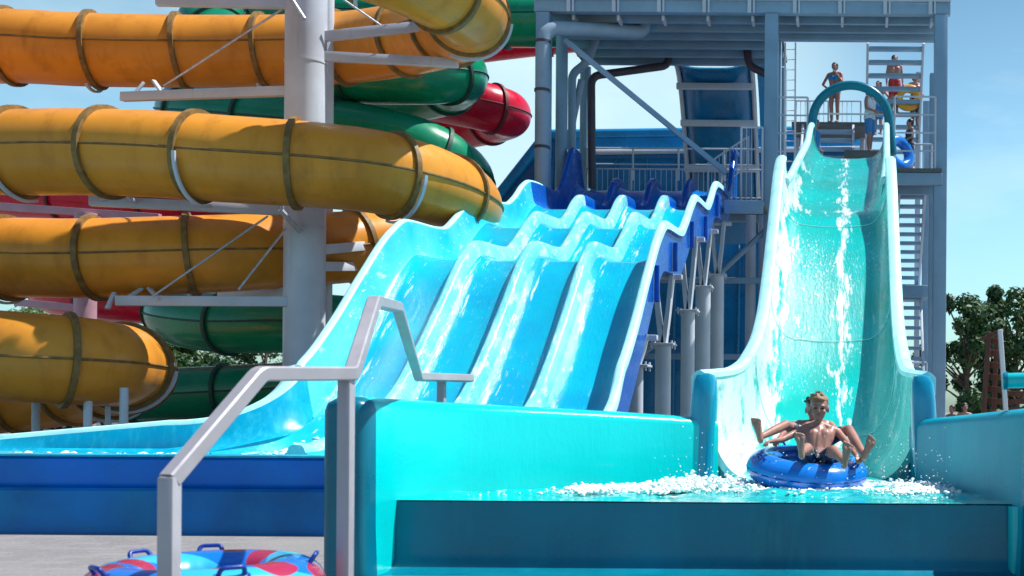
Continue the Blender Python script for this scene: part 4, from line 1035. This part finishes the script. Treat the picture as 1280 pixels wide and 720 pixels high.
# ---- riders
def rider(label, J, s, hair, shorts, head_f, head_u, voxel=0.0065, face=True, skin='skin'):
    t = thing('person', label, 'person', J['pelvis'])
    bm = B()
    P, Rm = head_mesh(bm, J['head'], head_f, head_u, s * 1.10, face)
    capsule(bm, J['neck'], V(J['head']) - V((0, 0, 0.03)), 0.038 * s, 0.040 * s)
    ch, pe = V(J['chest']), V(J['pelvis']); sl, sr = V(J['sl']), V(J['sr'])
    ax = (sr - sl).normalized()
    for k in (-1, 1):
        capsule(bm, V(J['neck']) + ax * 0.02 * k, (sl if k < 0 else sr), 0.040 * s, 0.042 * s)
        capsule(bm, ch + ax * 0.055 * k * s + V((0, 0, .03)) * s, ch.lerp(pe, 0.6) + ax * 0.045 * k * s, 0.078 * s, 0.066 * s)
        capsule(bm, ch.lerp(pe, 0.6) + ax * 0.045 * k * s, pe + ax * 0.05 * k * s, 0.066 * s, 0.078 * s)
        capsule(bm, V(J['neck']).lerp(sl if k < 0 else sr, 0.7), ch + ax * 0.07 * k * s, 0.048 * s, 0.07 * s)
    for (a_, b_, ra, rb) in ((V(J['neck']).lerp(ch, 0.45), ch, 0.075, 0.092), (ch, ch.lerp(pe, 0.6), 0.094, 0.080), (ch.lerp(pe, 0.6), pe, 0.080, 0.085)):
        capsule(bm, a_ + V((0, 0.004, 0)), b_ + V((0, 0.004, 0)), ra * s, rb * s)
    for e in ('l', 'r'):
        capsule(bm, J['s' + e], J['e' + e], 0.040 * s, 0.031 * s); capsule(bm, J['e' + e], J['w' + e], 0.031 * s, 0.022 * s)
        dv = V(J['w' + e]) - V(J['e' + e]); hand(bm, J['w' + e], dv, J.get('pn' + e, (0, 0.2, -1)), s * 0.95, 0.75, -1 if e == 'l' else 1)
        capsule(bm, J['h' + e], J['k' + e], 0.072 * s, 0.050 * s); capsule(bm, J['k' + e], V(J['k' + e]).lerp(V(J['a' + e]), .4), 0.050 * s, 0.046 * s)
        capsule(bm, V(J['k' + e]).lerp(V(J['a' + e]), .4), J['a' + e], 0.046 * s, 0.030 * s)
        foot(bm, J['a' + e], J['t' + e], J['n' + e], s * 0.98)
    fuse('body', bm, voxel, mt[skin], t, 3)
    # hair cap
    bm = B(); S = s * 1.10; rh = random.Random(4)
    Rmm = Rm
    ell(bm, P(0, -0.030, 0.046), (0.082 * S, 0.094 * S, 0.078 * S), Rmm); ell(bm, P(0.012, 0.045, 0.080), (0.060 * S, 0.040 * S, 0.030 * S), Rmm)
    for k in range(46):
        a = rh.uniform(0, 2 * math.pi); e = rh.uniform(0.15, 1.45)
        x, y, z = math.cos(a) * math.cos(e), math.sin(a) * math.cos(e), math.sin(e)
        if y > 0.2 and z < 0.75 or z < 0.3: continue
        b0 = P(0.080 * x, -0.020 + 0.095 * y, 0.045 + 0.080 * z); b1 = P(0.092 * x + 0.012, -0.020 + 0.108 * y, 0.045 + 0.098 * z + rh.uniform(-0.012, 0.012))
        capsule(bm, b0, b1, 0.011 * S, 0.006 * S, 6)
    fuse('hair', bm, 0.007, mt[hair], t, 1)
    if face: face_parts(P, Rm, S, t)
    bm = B()
    for k in (-1, 1):
        capsule(bm, ch.lerp(pe, 0.78) + ax * 0.045 * k * s, pe + ax * 0.05 * k * s, 0.074 * s, 0.086 * s)
    for e in ('l', 'r'): capsule(bm, V(J['h' + e]), V(J['h' + e]).lerp(V(J['k' + e]), 0.62), 0.082 * s, 0.068 * s)
    fuse('swim_shorts', bm, 0.008, mt[shorts], t, 2)
    return t
Jb = dict(head=at(1024, 510, 10.72), neck=at(1023, 531, 10.70), chest=at(1024, 549, 10.62), pelvis=at(1022, 574, 10.50),
    sl=at(1001, 538, 10.70), sr=at(1047, 540, 10.70), el=at(979, 549, 10.55), er=at(1062, 557, 10.52), wl=at(963, 552, 10.36), wr=at(1071, 570, 10.30),
    hl=at(1013, 571, 10.42), hr=at(1032, 573, 10.42), kl=at(1009, 560, 10.14), kr=at(1042, 563, 10.12), al=at(1002, 566, 9.92), ar=at(1056, 578, 9.90),
    tl=(-0.10, 0.10, 1), tr=(0.18, 0.10, 1), nl=(0, -1, 0.1), nr=(0, -1, 0.1), pnl=(0, -0.5, -1), pnr=(0, -0.5, -1))
rider('fair haired boy facing the camera, arms spread, in front on the blue ring', Jb, 0.98, 'hair', 'swim_dark', (0.02, -1, -0.10), (0.06, 0, 1))
Jr = dict(head=at(1018, 512, 11.25), neck=at(1018, 529, 11.20), chest=at(1018, 540, 11.10), pelvis=at(1022, 556, 10.92),
    sl=at(992, 531, 11.2), sr=at(1038, 531, 11.2), el=at(980, 541, 11.0), er=at(1052, 545, 11.0), wl=at(972, 550, 10.75), wr=at(1064, 556, 10.72),
    hl=at(1008, 546, 10.9), hr=at(1036, 548, 10.9), kl=at(982, 531, 10.75), kr=at(1061, 537, 10.75), al=at(951, 546, 10.34), ar=at(1080, 568, 10.28),
    tl=(-0.22, 0.10, 1), tr=(0.45, 0.1, 1), nl=(-0.25, -1, 0.1), nr=(0.3, -1, 0.05))
rider('darker haired boy sitting behind on the blue ring, legs spread to both sides', Jr, 0.98, 'hair_dk', 'swim_dark', (-0.05, -1, -0.05), (0, 0, 1), face=True)

# ---- standing people
def stander(label, base, h, yaw, cloth, hair='hair_dk', arms='down', skin='skin', voxel=0.014):
    """base = point under the feet; yaw 0 faces the camera"""
    t = thing('person', label, 'person', base); base = V(base)
    Rz = Matrix.Rotation(yaw, 3, 'Z')
    def P(x, y, z): return base + Rz @ V((x * h, y * h, z * h))       # y negative = towards the face side
    bm = B(); f = Rz @ V((0, -1, 0)); s = h / 1.72
    head_mesh(bm, P(0, -0.005, 0.925), f, (0, 0, 1), s * 1.02, True)
    capsule(bm, P(0, 0.005, 0.82), P(0, 0, 0.89), 0.034 * h, 0.03 * h)
    for k in (-1, 1):
        capsule(bm, P(0.02 * k, 0, 0.825), P(0.098 * k, 0, 0.805), 0.026 * h, 0.030 * h)
        capsule(bm, P(0.050 * k, 0, 0.755), P(0.040 * k, 0, 0.63), 0.056 * h, 0.046 * h)
        capsule(bm, P(0.040 * k, 0, 0.63), P(0.045 * k, 0.005, 0.52), 0.046 * h, 0.056 * h)
        st = 0.012 * k
        capsule(bm, P(0.050 * k, 0, 0.50), P(0.048 * k, -0.01 + st, 0.275), 0.050 * h, 0.034 * h)
        capsule(bm, P(0.048 * k, -0.01 + st, 0.275), P(0.048 * k, 0.004 + st, 0.19), 0.033 * h, 0.034 * h)
        capsule(bm, P(0.048 * k, 0.004 + st, 0.19), P(0.048 * k, 0.0 + st, 0.045), 0.034 * h, 0.019 * h)
        foot(bm, P(0.05 * k, 0.0 + st, 0.045), f, (0, 0, -1), s * 0.95)
        mode = arms if isinstance(arms, str) else arms[0 if k < 0 else 1]
        if mode == 'hip': el, wr = P(0.21 * k, 0.045, 0.665), P(0.105 * k, -0.03, 0.565)
        elif mode == 'chin': el, wr = P(0.14 * k, -0.03, 0.655), P(0.05 * k, -0.09, 0.79)
        elif mode == 'front': el, wr = P(0.135 * k, -0.01, 0.655), P(0.09 * k, -0.12, 0.60)
        else: el, wr = P(0.135 * k, 0.015, 0.645), P(0.140 * k, -0.03, 0.50)
        sh = P(0.108 * k, 0, 0.80)
        capsule(bm, sh, el, 0.027 * h, 0.022 * h); capsule(bm, el, wr, 0.022 * h, 0.016 * h)
        hand(bm, wr, wr - el, Rz @ V((-k, -0.3, 0)), s * 1.25, 0.4, 1 if k < 0 else -1)
    fuse('body', bm, voxel, mt[skin], t, 2)
    bm = B(); Rm = Matrix((V((0, 0, 1)).cross(f) * -1, f, V((0, 0, 1)))).transposed()
    ell(bm, P(0, 0.012, 0.948), (0.056 * h, 0.062 * h, 0.054 * h), Rm); ell(bm, P(0, 0.034, 0.925), (0.050 * h, 0.042 * h, 0.05 * h), Rm)
    fuse('hair', bm, 0.016, mt[hair], t, 1)
    for (kind, m) in cloth:
        bm = B()
        for k in (-1, 1):
            if kind == 'tank':
                capsule(bm, P(0.055 * k, 0, 0.765), P(0.045 * k, 0, 0.63), 0.063 * h, 0.055 * h); capsule(bm, P(0.045 * k, 0, 0.63), P(0.05 * k, 0.005, 0.52), 0.055 * h, 0.064 * h)
                capsule(bm, P(0.055 * k, 0, 0.765), P(0.066 * k, 0, 0.815), 0.05 * h, 0.03 * h)
            elif kind == 'bra':
                capsule(bm, P(0.045 * k, -0.022, 0.745), P(0.035 * k, -0.02, 0.745), 0.046 * h, 0.046 * h); capsule(bm, P(0.03 * k, 0, 0.735), P(0.052 * k, 0, 0.735), 0.058 * h, 0.058 * h)
            elif kind == 'brief':
                capsule(bm, P(0.045 * k, 0.005, 0.535), P(0.045 * k, 0.003, 0.50), 0.060 * h, 0.055 * h)
            elif kind == 'shorts':
                capsule(bm, P(0.045 * k, 0.005, 0.55), P(0.048 * k, 0.003, 0.50), 0.060 * h, 0.060 * h); capsule(bm, P(0.05 * k, 0, 0.50), P(0.052 * k, -0.006, 0.32), 0.060 * h, 0.050 * h)
            elif kind == 'suit':
                capsule(bm, P(0.05 * k, 0, 0.75), P(0.04 * k, 0, 0.63), 0.060 * h, 0.05 * h); capsule(bm, P(0.04 * k, 0, 0.63), P(0.045 * k, 0.005, 0.50), 0.05 * h, 0.060 * h)
        fuse({'tank': 'tank_top', 'bra': 'bikini_top', 'brief': 'bikini_bottom', 'shorts': 'shorts', 'suit': 'swimsuit'}[kind], bm, 0.014, mt[m], t, 1)
    return t
p = at(1043, 148, 34.8)
stander('woman in a light blue bikini, one hand on her hip, on the upper landing', (p.x, 34.8, LZ2), 1.92, R(-15), [('bra', 'swim_blue'), ('brief', 'swim_blue')], arms=('hip', 'chin'), skin='skin')
stander('man in a white tank top and blue shorts standing under the flume arch', (at(1087, 180, 30.9).x, 30.9, 8.56), 1.86, R(60), [('tank', 'tank'), ('shorts', 'denim')], arms='front', skin='skin')
stander('person in a blue swimsuit behind the left leg of the flume arch', (at(1020, 180, 31.6).x, 31.6, FPZ), 1.70, R(70), [('suit', 'swim_blue')], arms='down')
stander('child in a dotted dark suit beside the standing blue ring', (at(1137, 190, 31.2).x, 31.2, FPZ), 1.62, R(-70), [('suit', 'dots'), ('shorts', 'dots')], arms='front')
q = at(1121, 120, 33.6)
stander('tallest person on the open stairs, in red shorts', (at(1118, 120, 33.9).x, 33.9, 10.45), 1.8, R(10), [('shorts', 'swim_red')], arms='down', skin='skin')
stander('person in blue shorts on the left side of the open stairs', (at(1098, 120, 34.3).x, 34.3, 9.9), 1.68, R(-30), [('shorts', 'swim_blue')], arms='hip', skin='skin2')
stander('dark haired person on the right side of the open stairs, hugging a yellow ring', (at(1144, 120, 34.2).x, 34.2, 10.05), 1.72, R(25), [('shorts', 'swim_dark')], arms='front', skin='skin')
up_ = Matrix.Rotation(R(80), 3, 'X')
make_ring('yellow ring carried upright on the open stairs', (at(1136, 90, 33.9).x, 33.9, 10.95), mt['vinyl_yel'], Rm=0.30, r=0.13, tilt=up_, hang=(0.4, 3.5))
make_ring('blue ring leaning upright beside the child at the flume platform', (at(1124, 186, 30.8).x, 30.8, FPZ + 0.55), mt['vinyl'], Rm=0.37, r=0.16, tilt=Matrix.Rotation(R(40), 3, 'Z') @ Matrix.Rotation(R(78), 3, 'X'), hang=(0.4, 3.5))
stander('bare chested man far off on the right behind the basin wall', (at(1206, 505, 31).x, 31, 0), 1.72, R(15), [('shorts', 'swim_red')], arms='down')
stander('person in dark swimwear far off on the right, half hidden by the tower post', (at(1190, 505, 33).x, 33, 0), 1.66, R(-40), [('suit', 'dots')], arms='down')

# ================================================================ right edge things
fr_ = thing('wooden_frame', 'dark red wooden slatted frame with one white leg behind the basin on the right', 'frame', (at(1243, 500, 20).x, 20, 0))
def fp(px, py, Y=20): return at(px, py, Y)
for (a, b, w, m) in ((fp(1236, 415), fp(1222, 640), 0.14, 'wood'), (fp(1246, 414, 20.4), fp(1238, 640, 20.4), 0.10, 'wood'), (fp(1250, 412, 19.8), fp(1266, 640, 19.8), 0.10, 'white')):
    a.z = a.z; dirn = (b - a); f = (0.0 - a.z) / dirn.z; b = a + dirn * f
    bm = B(); beam(bm, a, b, w, 0.08, 0.01); obj('leg', bm, mt[m], fr_)
for k in range(9):
    y_ = 425 + k * 15; bm = B(); beam(bm, fp(1232 - k * 0.5, y_, 20.12), fp(1254 + k * 0.6, y_ + 3, 20.0), 0.03, 0.10, 0.005); obj('slat', bm, mt['wood'], fr_)
bm = B(); beam(bm, fp(1226, 425), fp(1254, 412, 19.9), 0.10, 0.06, 0.01); obj('top_bar', bm, mt['wood'], fr_)
for k in range(5):
    bm = B(); beam(bm, fp(1256, 492 + 10 * k, 20.5), fp(1330, 492 + 10 * k, 20.5), 0.05, 0.09, 0.005); obj('side_board', bm, mt['wood'], fr_)
tp = thing('water_spout', 'turquoise pipe spout reaching in from the right above the basin wall', 'spout', (at(1300, 476, 9.4).x, 9.4, 0))
bm = B(); pts = rounded([at(1254, 476, 9.5), at(1330, 474, 9.4), (at(1330, 474, 9.4).x, 9.4, 0)], 0.2, 6); tube(bm, pts, 0.065, 16); obj('pipe', bm, mt['tq'], tp)
bm = B(); a = at(1254, 476, 9.5); tube(bm, [a, a + V((0.03, 0, 0))], 0.078, 16); obj('nozzle', bm, mt['tq_dark'], tp)

# ================================================================ far cars
def car(label, px, Y, paint, yaw, k):
    c = at(px, 512, Y); x0 = c.x; t = thing('parked_car', label, 'car', (x0, Y, 0), 'cars parked far behind the tubes')
    Rz = Matrix.Rotation(yaw, 3, 'Z')
    def X(l, w, z): return V((x0, Y, 0)) + Rz @ V((l, w, z))
    prof = [(-2.1, 0.35), (-2.15, 0.7), (-2.0, 0.92), (-1.2, 0.98), (-0.7, 1.42), (0.75, 1.45), (1.45, 1.0), (2.05, 0.92), (2.15, 0.6), (2.1, 0.35)]
    bm = B(); secs = [[X(l, w, 0.35 + (z - 0.35) * f) for (l, z) in prof] for (w, f) in ((-0.82, 0.93), (-0.78, 1.0), (0.78, 1.0), (0.82, 0.93))]
    loft(bm, secs); body = obj('body', bm, mt[paint], t, sharp=25)
    for s_ in (-1, 1):
        bm = B(); loft(bm, [[X(l, s_ * w, z) for (l, z) in ((-1.05, 1.0), (-0.65, 1.36), (0.7, 1.38), (1.25, 1.02))] for w in (0.77, 0.84)]); obj('window', bm, mt['glass'], t)
        for l in (-1.3, 1.3):
            bm = B(); tube(bm, [X(l, s_ * 0.66, 0.32), X(l, s_ * 0.86, 0.32)], 0.32, 20); w_ = obj('wheel', bm, mt['tyre'], t)
            bm = B(); tube(bm, [X(l, s_ * 0.84, 0.32), X(l, s_ * 0.875, 0.32)], 0.19, 14); obj('rim', bm, mt['galv'], w_)
car('white parked car at the far left edge, under the lowest amber loop', 8, 62, 'car_white', R(8), 0)
car('grey parked car behind the thin posts of the lowest amber loop', 110, 64, 'car_grey', R(-5), 1)
car('dark blue parked car far back between the white and the grey car', 62, 66, 'car_blue', R(4), 2)
car('red parked car far back to the right of the thin posts', 180, 68, 'car_red', R(-3), 3)
car('white parked car far back below the green tube', 236, 66, 'car_white', R(2), 4)

# ================================================================ trees
def tree_meshes(seed, h, wr, leaf, nl=5200, ls=0.20):
    rd = random.Random(seed); bm = B()
    tk = [V((0, 0, 0)), V((0.1, 0.05, h * 0.25)), V((0.05, -0.1, h * 0.5)), V((0.15, 0, h * 0.85))]
    tube(bm, spl(tk, 5), [0.05 * h * (1 - 0.85 * i / 15) * 0.55 + 0.02 for i in range(16)], 10)
    cl = []
    for k in range(24):
        a = rd.uniform(0, 6.28); hh = rd.uniform(0.28, 0.97); rr = wr * math.sqrt(rd.uniform(0.1, 1)) * (1.0 - 0.55 * max(0, hh - 0.6) / 0.4)
        c = V((rr * math.cos(a), rr * math.sin(a), h * hh)); cl.append((c, rd.uniform(0.13, 0.30) * wr))
        tube(bm, spl([V((0.05, 0, h * hh * 0.65)), V((rr * math.cos(a) * 0.5, rr * math.sin(a) * 0.5, h * hh * 0.86)), c], 3), [0.07, 0.06, 0.05, 0.04, 0.035, 0.03, 0.02], 6)
    cl.append((V((0.1, 0, h * 0.93)), wr * 0.26)); cl.append((V((0, 0, h * 0.6)), wr * 0.4))
    lf = B()
    for k in range(nl):
        c, r = rd.choice(cl); d = V((rd.gauss(0, 1), rd.gauss(0, 1), rd.gauss(0, 0.8))).normalized() * r * rd.uniform(0.35, 1.12) ** 0.6
        p = c + d; n = (d.normalized() + V((rd.uniform(-.8, .8), rd.uniform(-.8, .8), rd.uniform(-.4, 1)))).normalized()
        a = n.orthogonal().normalized(); a = Matrix.Rotation(rd.uniform(0, 6.28), 3, n) @ a; b = n.cross(a); L = ls * rd.uniform(0.6, 1.3)
        q = [p - a * L, p + b * L * 0.45 - a * .1 * L, p + a * L, p - b * L * 0.45 + a * .1 * L]
        lf.faces.new([lf.verts.new(x) for x in q])
    return bm, lf
def make_tree(label, px, Y, h, wr, seed, leaf='leaf', group='trees behind the slides', nl=6200, ls=0.17):
    x = at(px, 512, Y).x; t = thing('tree', label, 'tree', (x, Y, 0), group)
    tb, lf = tree_meshes(seed, h, wr, leaf, nl, ls)
    for b_, n_, m_ in ((tb, 'trunk', 'bark'), (lf, 'crown', leaf)):
        bmesh.ops.translate(b_, vec=V((x, Y, 0)), verts=b_.verts); obj(n_, b_, mt[m_], t, smooth=(n_ == 'trunk'), recalc=(n_ == 'trunk'))
    return t
make_tree('bushy tree just right of the tower post', 1206, 52, 6.9, 2.2, 1)
make_tree('tallest tree at the right edge of the photo', 1268, 54, 7.4, 2.4, 2)
make_tree('low dark tree between the two right hand trees', 1236, 58, 5.4, 2.2, 3)
make_tree('tree beyond the right edge, crown reaching into the frame', 1306, 56, 6.2, 2.4, 4)
make_tree('pale green tree at the far left, under the amber tube', 25, 70, 7.2, 3.4, 5, 'leaf2')
make_tree('tree left of the faded pink column', 75, 74, 8.0, 3.4, 6, 'leaf2')
make_tree('tree right of the faded pink column', 150, 72, 7.6, 3.2, 7, 'leaf2')
make_tree('tree behind the lower green tube', 215, 74, 6.4, 3.2, 8, 'leaf')
make_tree('tree behind the thick pale column', 330, 72, 6.6, 3.4, 9, 'leaf')
make_tree('tree behind the racing slide, left of its posts', 440, 66, 6.2, 3.4, 10, 'leaf')
hg = thing('hedge', 'long clipped dark hedge far behind the slides', 'hedge', (-20, 58, 0))
rd = random.Random(77); lf = B()
for k in range(16000):
    x = rd.uniform(-62, 18); y = 58 + rd.uniform(-0.8, 0.8); z = rd.uniform(0.02, 1.15 + 0.2 * math.sin(x * 0.7)); L = rd.uniform(0.12, 0.26)
    n = V((rd.uniform(-1, 1), rd.uniform(-1.5, 0.2), rd.uniform(-0.3, 1))).normalized(); a = n.orthogonal().normalized(); b = n.cross(a); p = V((x, y + 10 if x < -25 else y, z))
    lf.faces.new([lf.verts.new(v) for v in (p - a * L, p + b * L * .6, p + a * L, p - b * L * .6)])
obj('foliage', lf, mt['leaf'], hg, smooth=False, recalc=False)

# ================================================================ camera, light, sky
cam_d = bpy.data.cameras.new('camera'); cam = bpy.data.objects.new('camera', cam_d); col.objects.link(cam)
cam_d.sensor_fit = 'HORIZONTAL'; cam_d.sensor_width = 36; cam_d.lens = F / 1280 * 36
cam_d.shift_x = (640 - PX) / 1280; cam_d.shift_y = (PY - 360) / 1280
cam_d.clip_start = 0.1; cam_d.clip_end = 3000
cam.matrix_world = Matrix.Translation((0, 0, H)) @ Matrix.Rotation(R(90), 4, 'X') @ Matrix.Rotation(ROLL, 4, 'Z')
cam_d.dof.use_dof = True; cam_d.dof.focus_distance = 15; cam_d.dof.aperture_fstop = 3.2
scene.camera = cam
SD = V((0.44, 0.17, 0.86)).normalized()
sun_d = bpy.data.lights.new('sun', 'SUN'); sun_d.energy = 5.0; sun_d.angle = R(0.5); sun_d.color = (1.0, 0.96, 0.90)
sun = bpy.data.objects.new('sun', sun_d); col.objects.link(sun); sun.rotation_euler = SD.to_track_quat('Z', 'Y').to_euler()
w = bpy.data.worlds.new('World'); scene.world = w; w.use_nodes = True
nt = w.node_tree; nt.nodes.clear()
out = nt.nodes.new('ShaderNodeOutputWorld'); bg = nt.nodes.new('ShaderNodeBackground'); sk = nt.nodes.new('ShaderNodeTexSky')
sk.sky_type = 'NISHITA'; sk.sun_disc = False; sk.sun_elevation = math.asin(SD.z); sk.sun_rotation = math.atan2(SD.x, SD.y)
sk.air_density = 1.0; sk.dust_density = 1.6; sk.ozone_density = 1.0
tc = nt.nodes.new('ShaderNodeTexCoord'); mp = nt.nodes.new('ShaderNodeMapping'); mp.inputs['Scale'].default_value = (1, 1, 3.2)
nz = nt.nodes.new('ShaderNodeTexNoise'); nz.inputs['Scale'].default_value = 2.6; nz.inputs['Detail'].default_value = 7; nz.inputs['Roughness'].default_value = 0.55
nt.links.new(tc.outputs['Generated'], mp.inputs[0]); nt.links.new(mp.outputs[0], nz.inputs['Vector'])
cf0 = ramp(nt, nz.outputs['Fac'], 0.50, 0.75)
# a bright bank of thin cloud low behind the tower
dp_ = nt.nodes.new('ShaderNodeVectorMath'); dp_.operation = 'DOT_PRODUCT'; nt.links.new(tc.outputs['Generated'], dp_.inputs[0]); dp_.inputs[1].default_value = V((-0.24, 0.94, 0.24)).normalized()
bank = nt.nodes.new('ShaderNodeMapRange'); bank.interpolation_type = 'SMOOTHSTEP'; nt.links.new(dp_.outputs['Value'], bank.inputs[0])
bank.inputs['From Min'].default_value = 0.952; bank.inputs['From Max'].default_value = 0.996; bank.inputs['To Max'].default_value = 0.85
bs_ = nt.nodes.new('ShaderNodeMath'); bs_.operation = 'MULTIPLY_ADD'; nt.links.new(cf0, bs_.inputs[0]); bs_.inputs[1].default_value = 0.6; nt.links.new(bank.outputs[0], bs_.inputs[2]); bs_.use_clamp = True
cf = bs_.outputs[0]
tint = nt.nodes.new('ShaderNodeMix'); tint.data_type = 'RGBA'; tint.blend_type = 'MULTIPLY'; tint.inputs[0].default_value = 1.0
tint.inputs[7].default_value = (0.90, 1.28, 1.28, 1); nt.links.new(sk.outputs[0], tint.inputs[6])
cm = mix(nt, None, (0, 0, 0), (0, 0, 0)); cmn = cm.node
mm_ = nt.nodes.new('ShaderNodeMath'); mm_.operation = 'MULTIPLY'; mm_.inputs[1].default_value = 0.75; nt.links.new(cf, mm_.inputs[0])
nrm = nt.nodes.new('ShaderNodeSeparateXYZ'); nt.links.new(tc.outputs['Generated'], nrm.inputs[0])
lo = nt.nodes.new('ShaderNodeMapRange'); lo.interpolation_type = 'SMOOTHSTEP'; nt.links.new(nrm.outputs[2], lo.inputs[0])
lo.inputs['From Min'].default_value = 0.12; lo.inputs['From Max'].default_value = 0.62; lo.inputs['To Min'].default_value = 1.25; lo.inputs['To Max'].default_value = 0.42
gain = nt.nodes.new('ShaderNodeVectorMath'); gain.operation = 'SCALE'; nt.links.new(tint.outputs[2], gain.inputs[0]); nt.links.new(lo.outputs[0], gain.inputs['Scale'])
nt.links.new(mm_.outputs[0], cmn.inputs[0]); zt_ = nt.nodes.new('ShaderNodeMapRange'); nt.links.new(nrm.outputs[2], zt_.inputs[0]); zt_.inputs['From Min'].default_value = 0.35; zt_.inputs['From Max'].default_value = 0.75
tc2 = mix(nt, zt_.outputs[0], (1, 1, 1), (0.80, 0.80, 1.35)); tm = nt.nodes.new('ShaderNodeMix'); tm.data_type = 'RGBA'; tm.blend_type = 'MULTIPLY'; tm.inputs[0].default_value = 1.0
nt.links.new(gain.outputs[0], tm.inputs[6]); nt.links.new(tc2, tm.inputs[7])
nt.links.new(tm.outputs[2], cmn.inputs[6]); cmn.inputs[7].default_value = (6.9, 9.0, 9.3, 1)
nt.links.new(cm, bg.inputs[0]); bg.inputs[1].default_value = 0.085
nt.links.new(bg.outputs[0], out.inputs[0])
vs_ = scene.view_settings; vs_.view_transform = 'Standard'; vs_.look = 'None'; vs_.gamma = 1; vs_.use_curve_mapping = False
vs_.exposure = 0.55
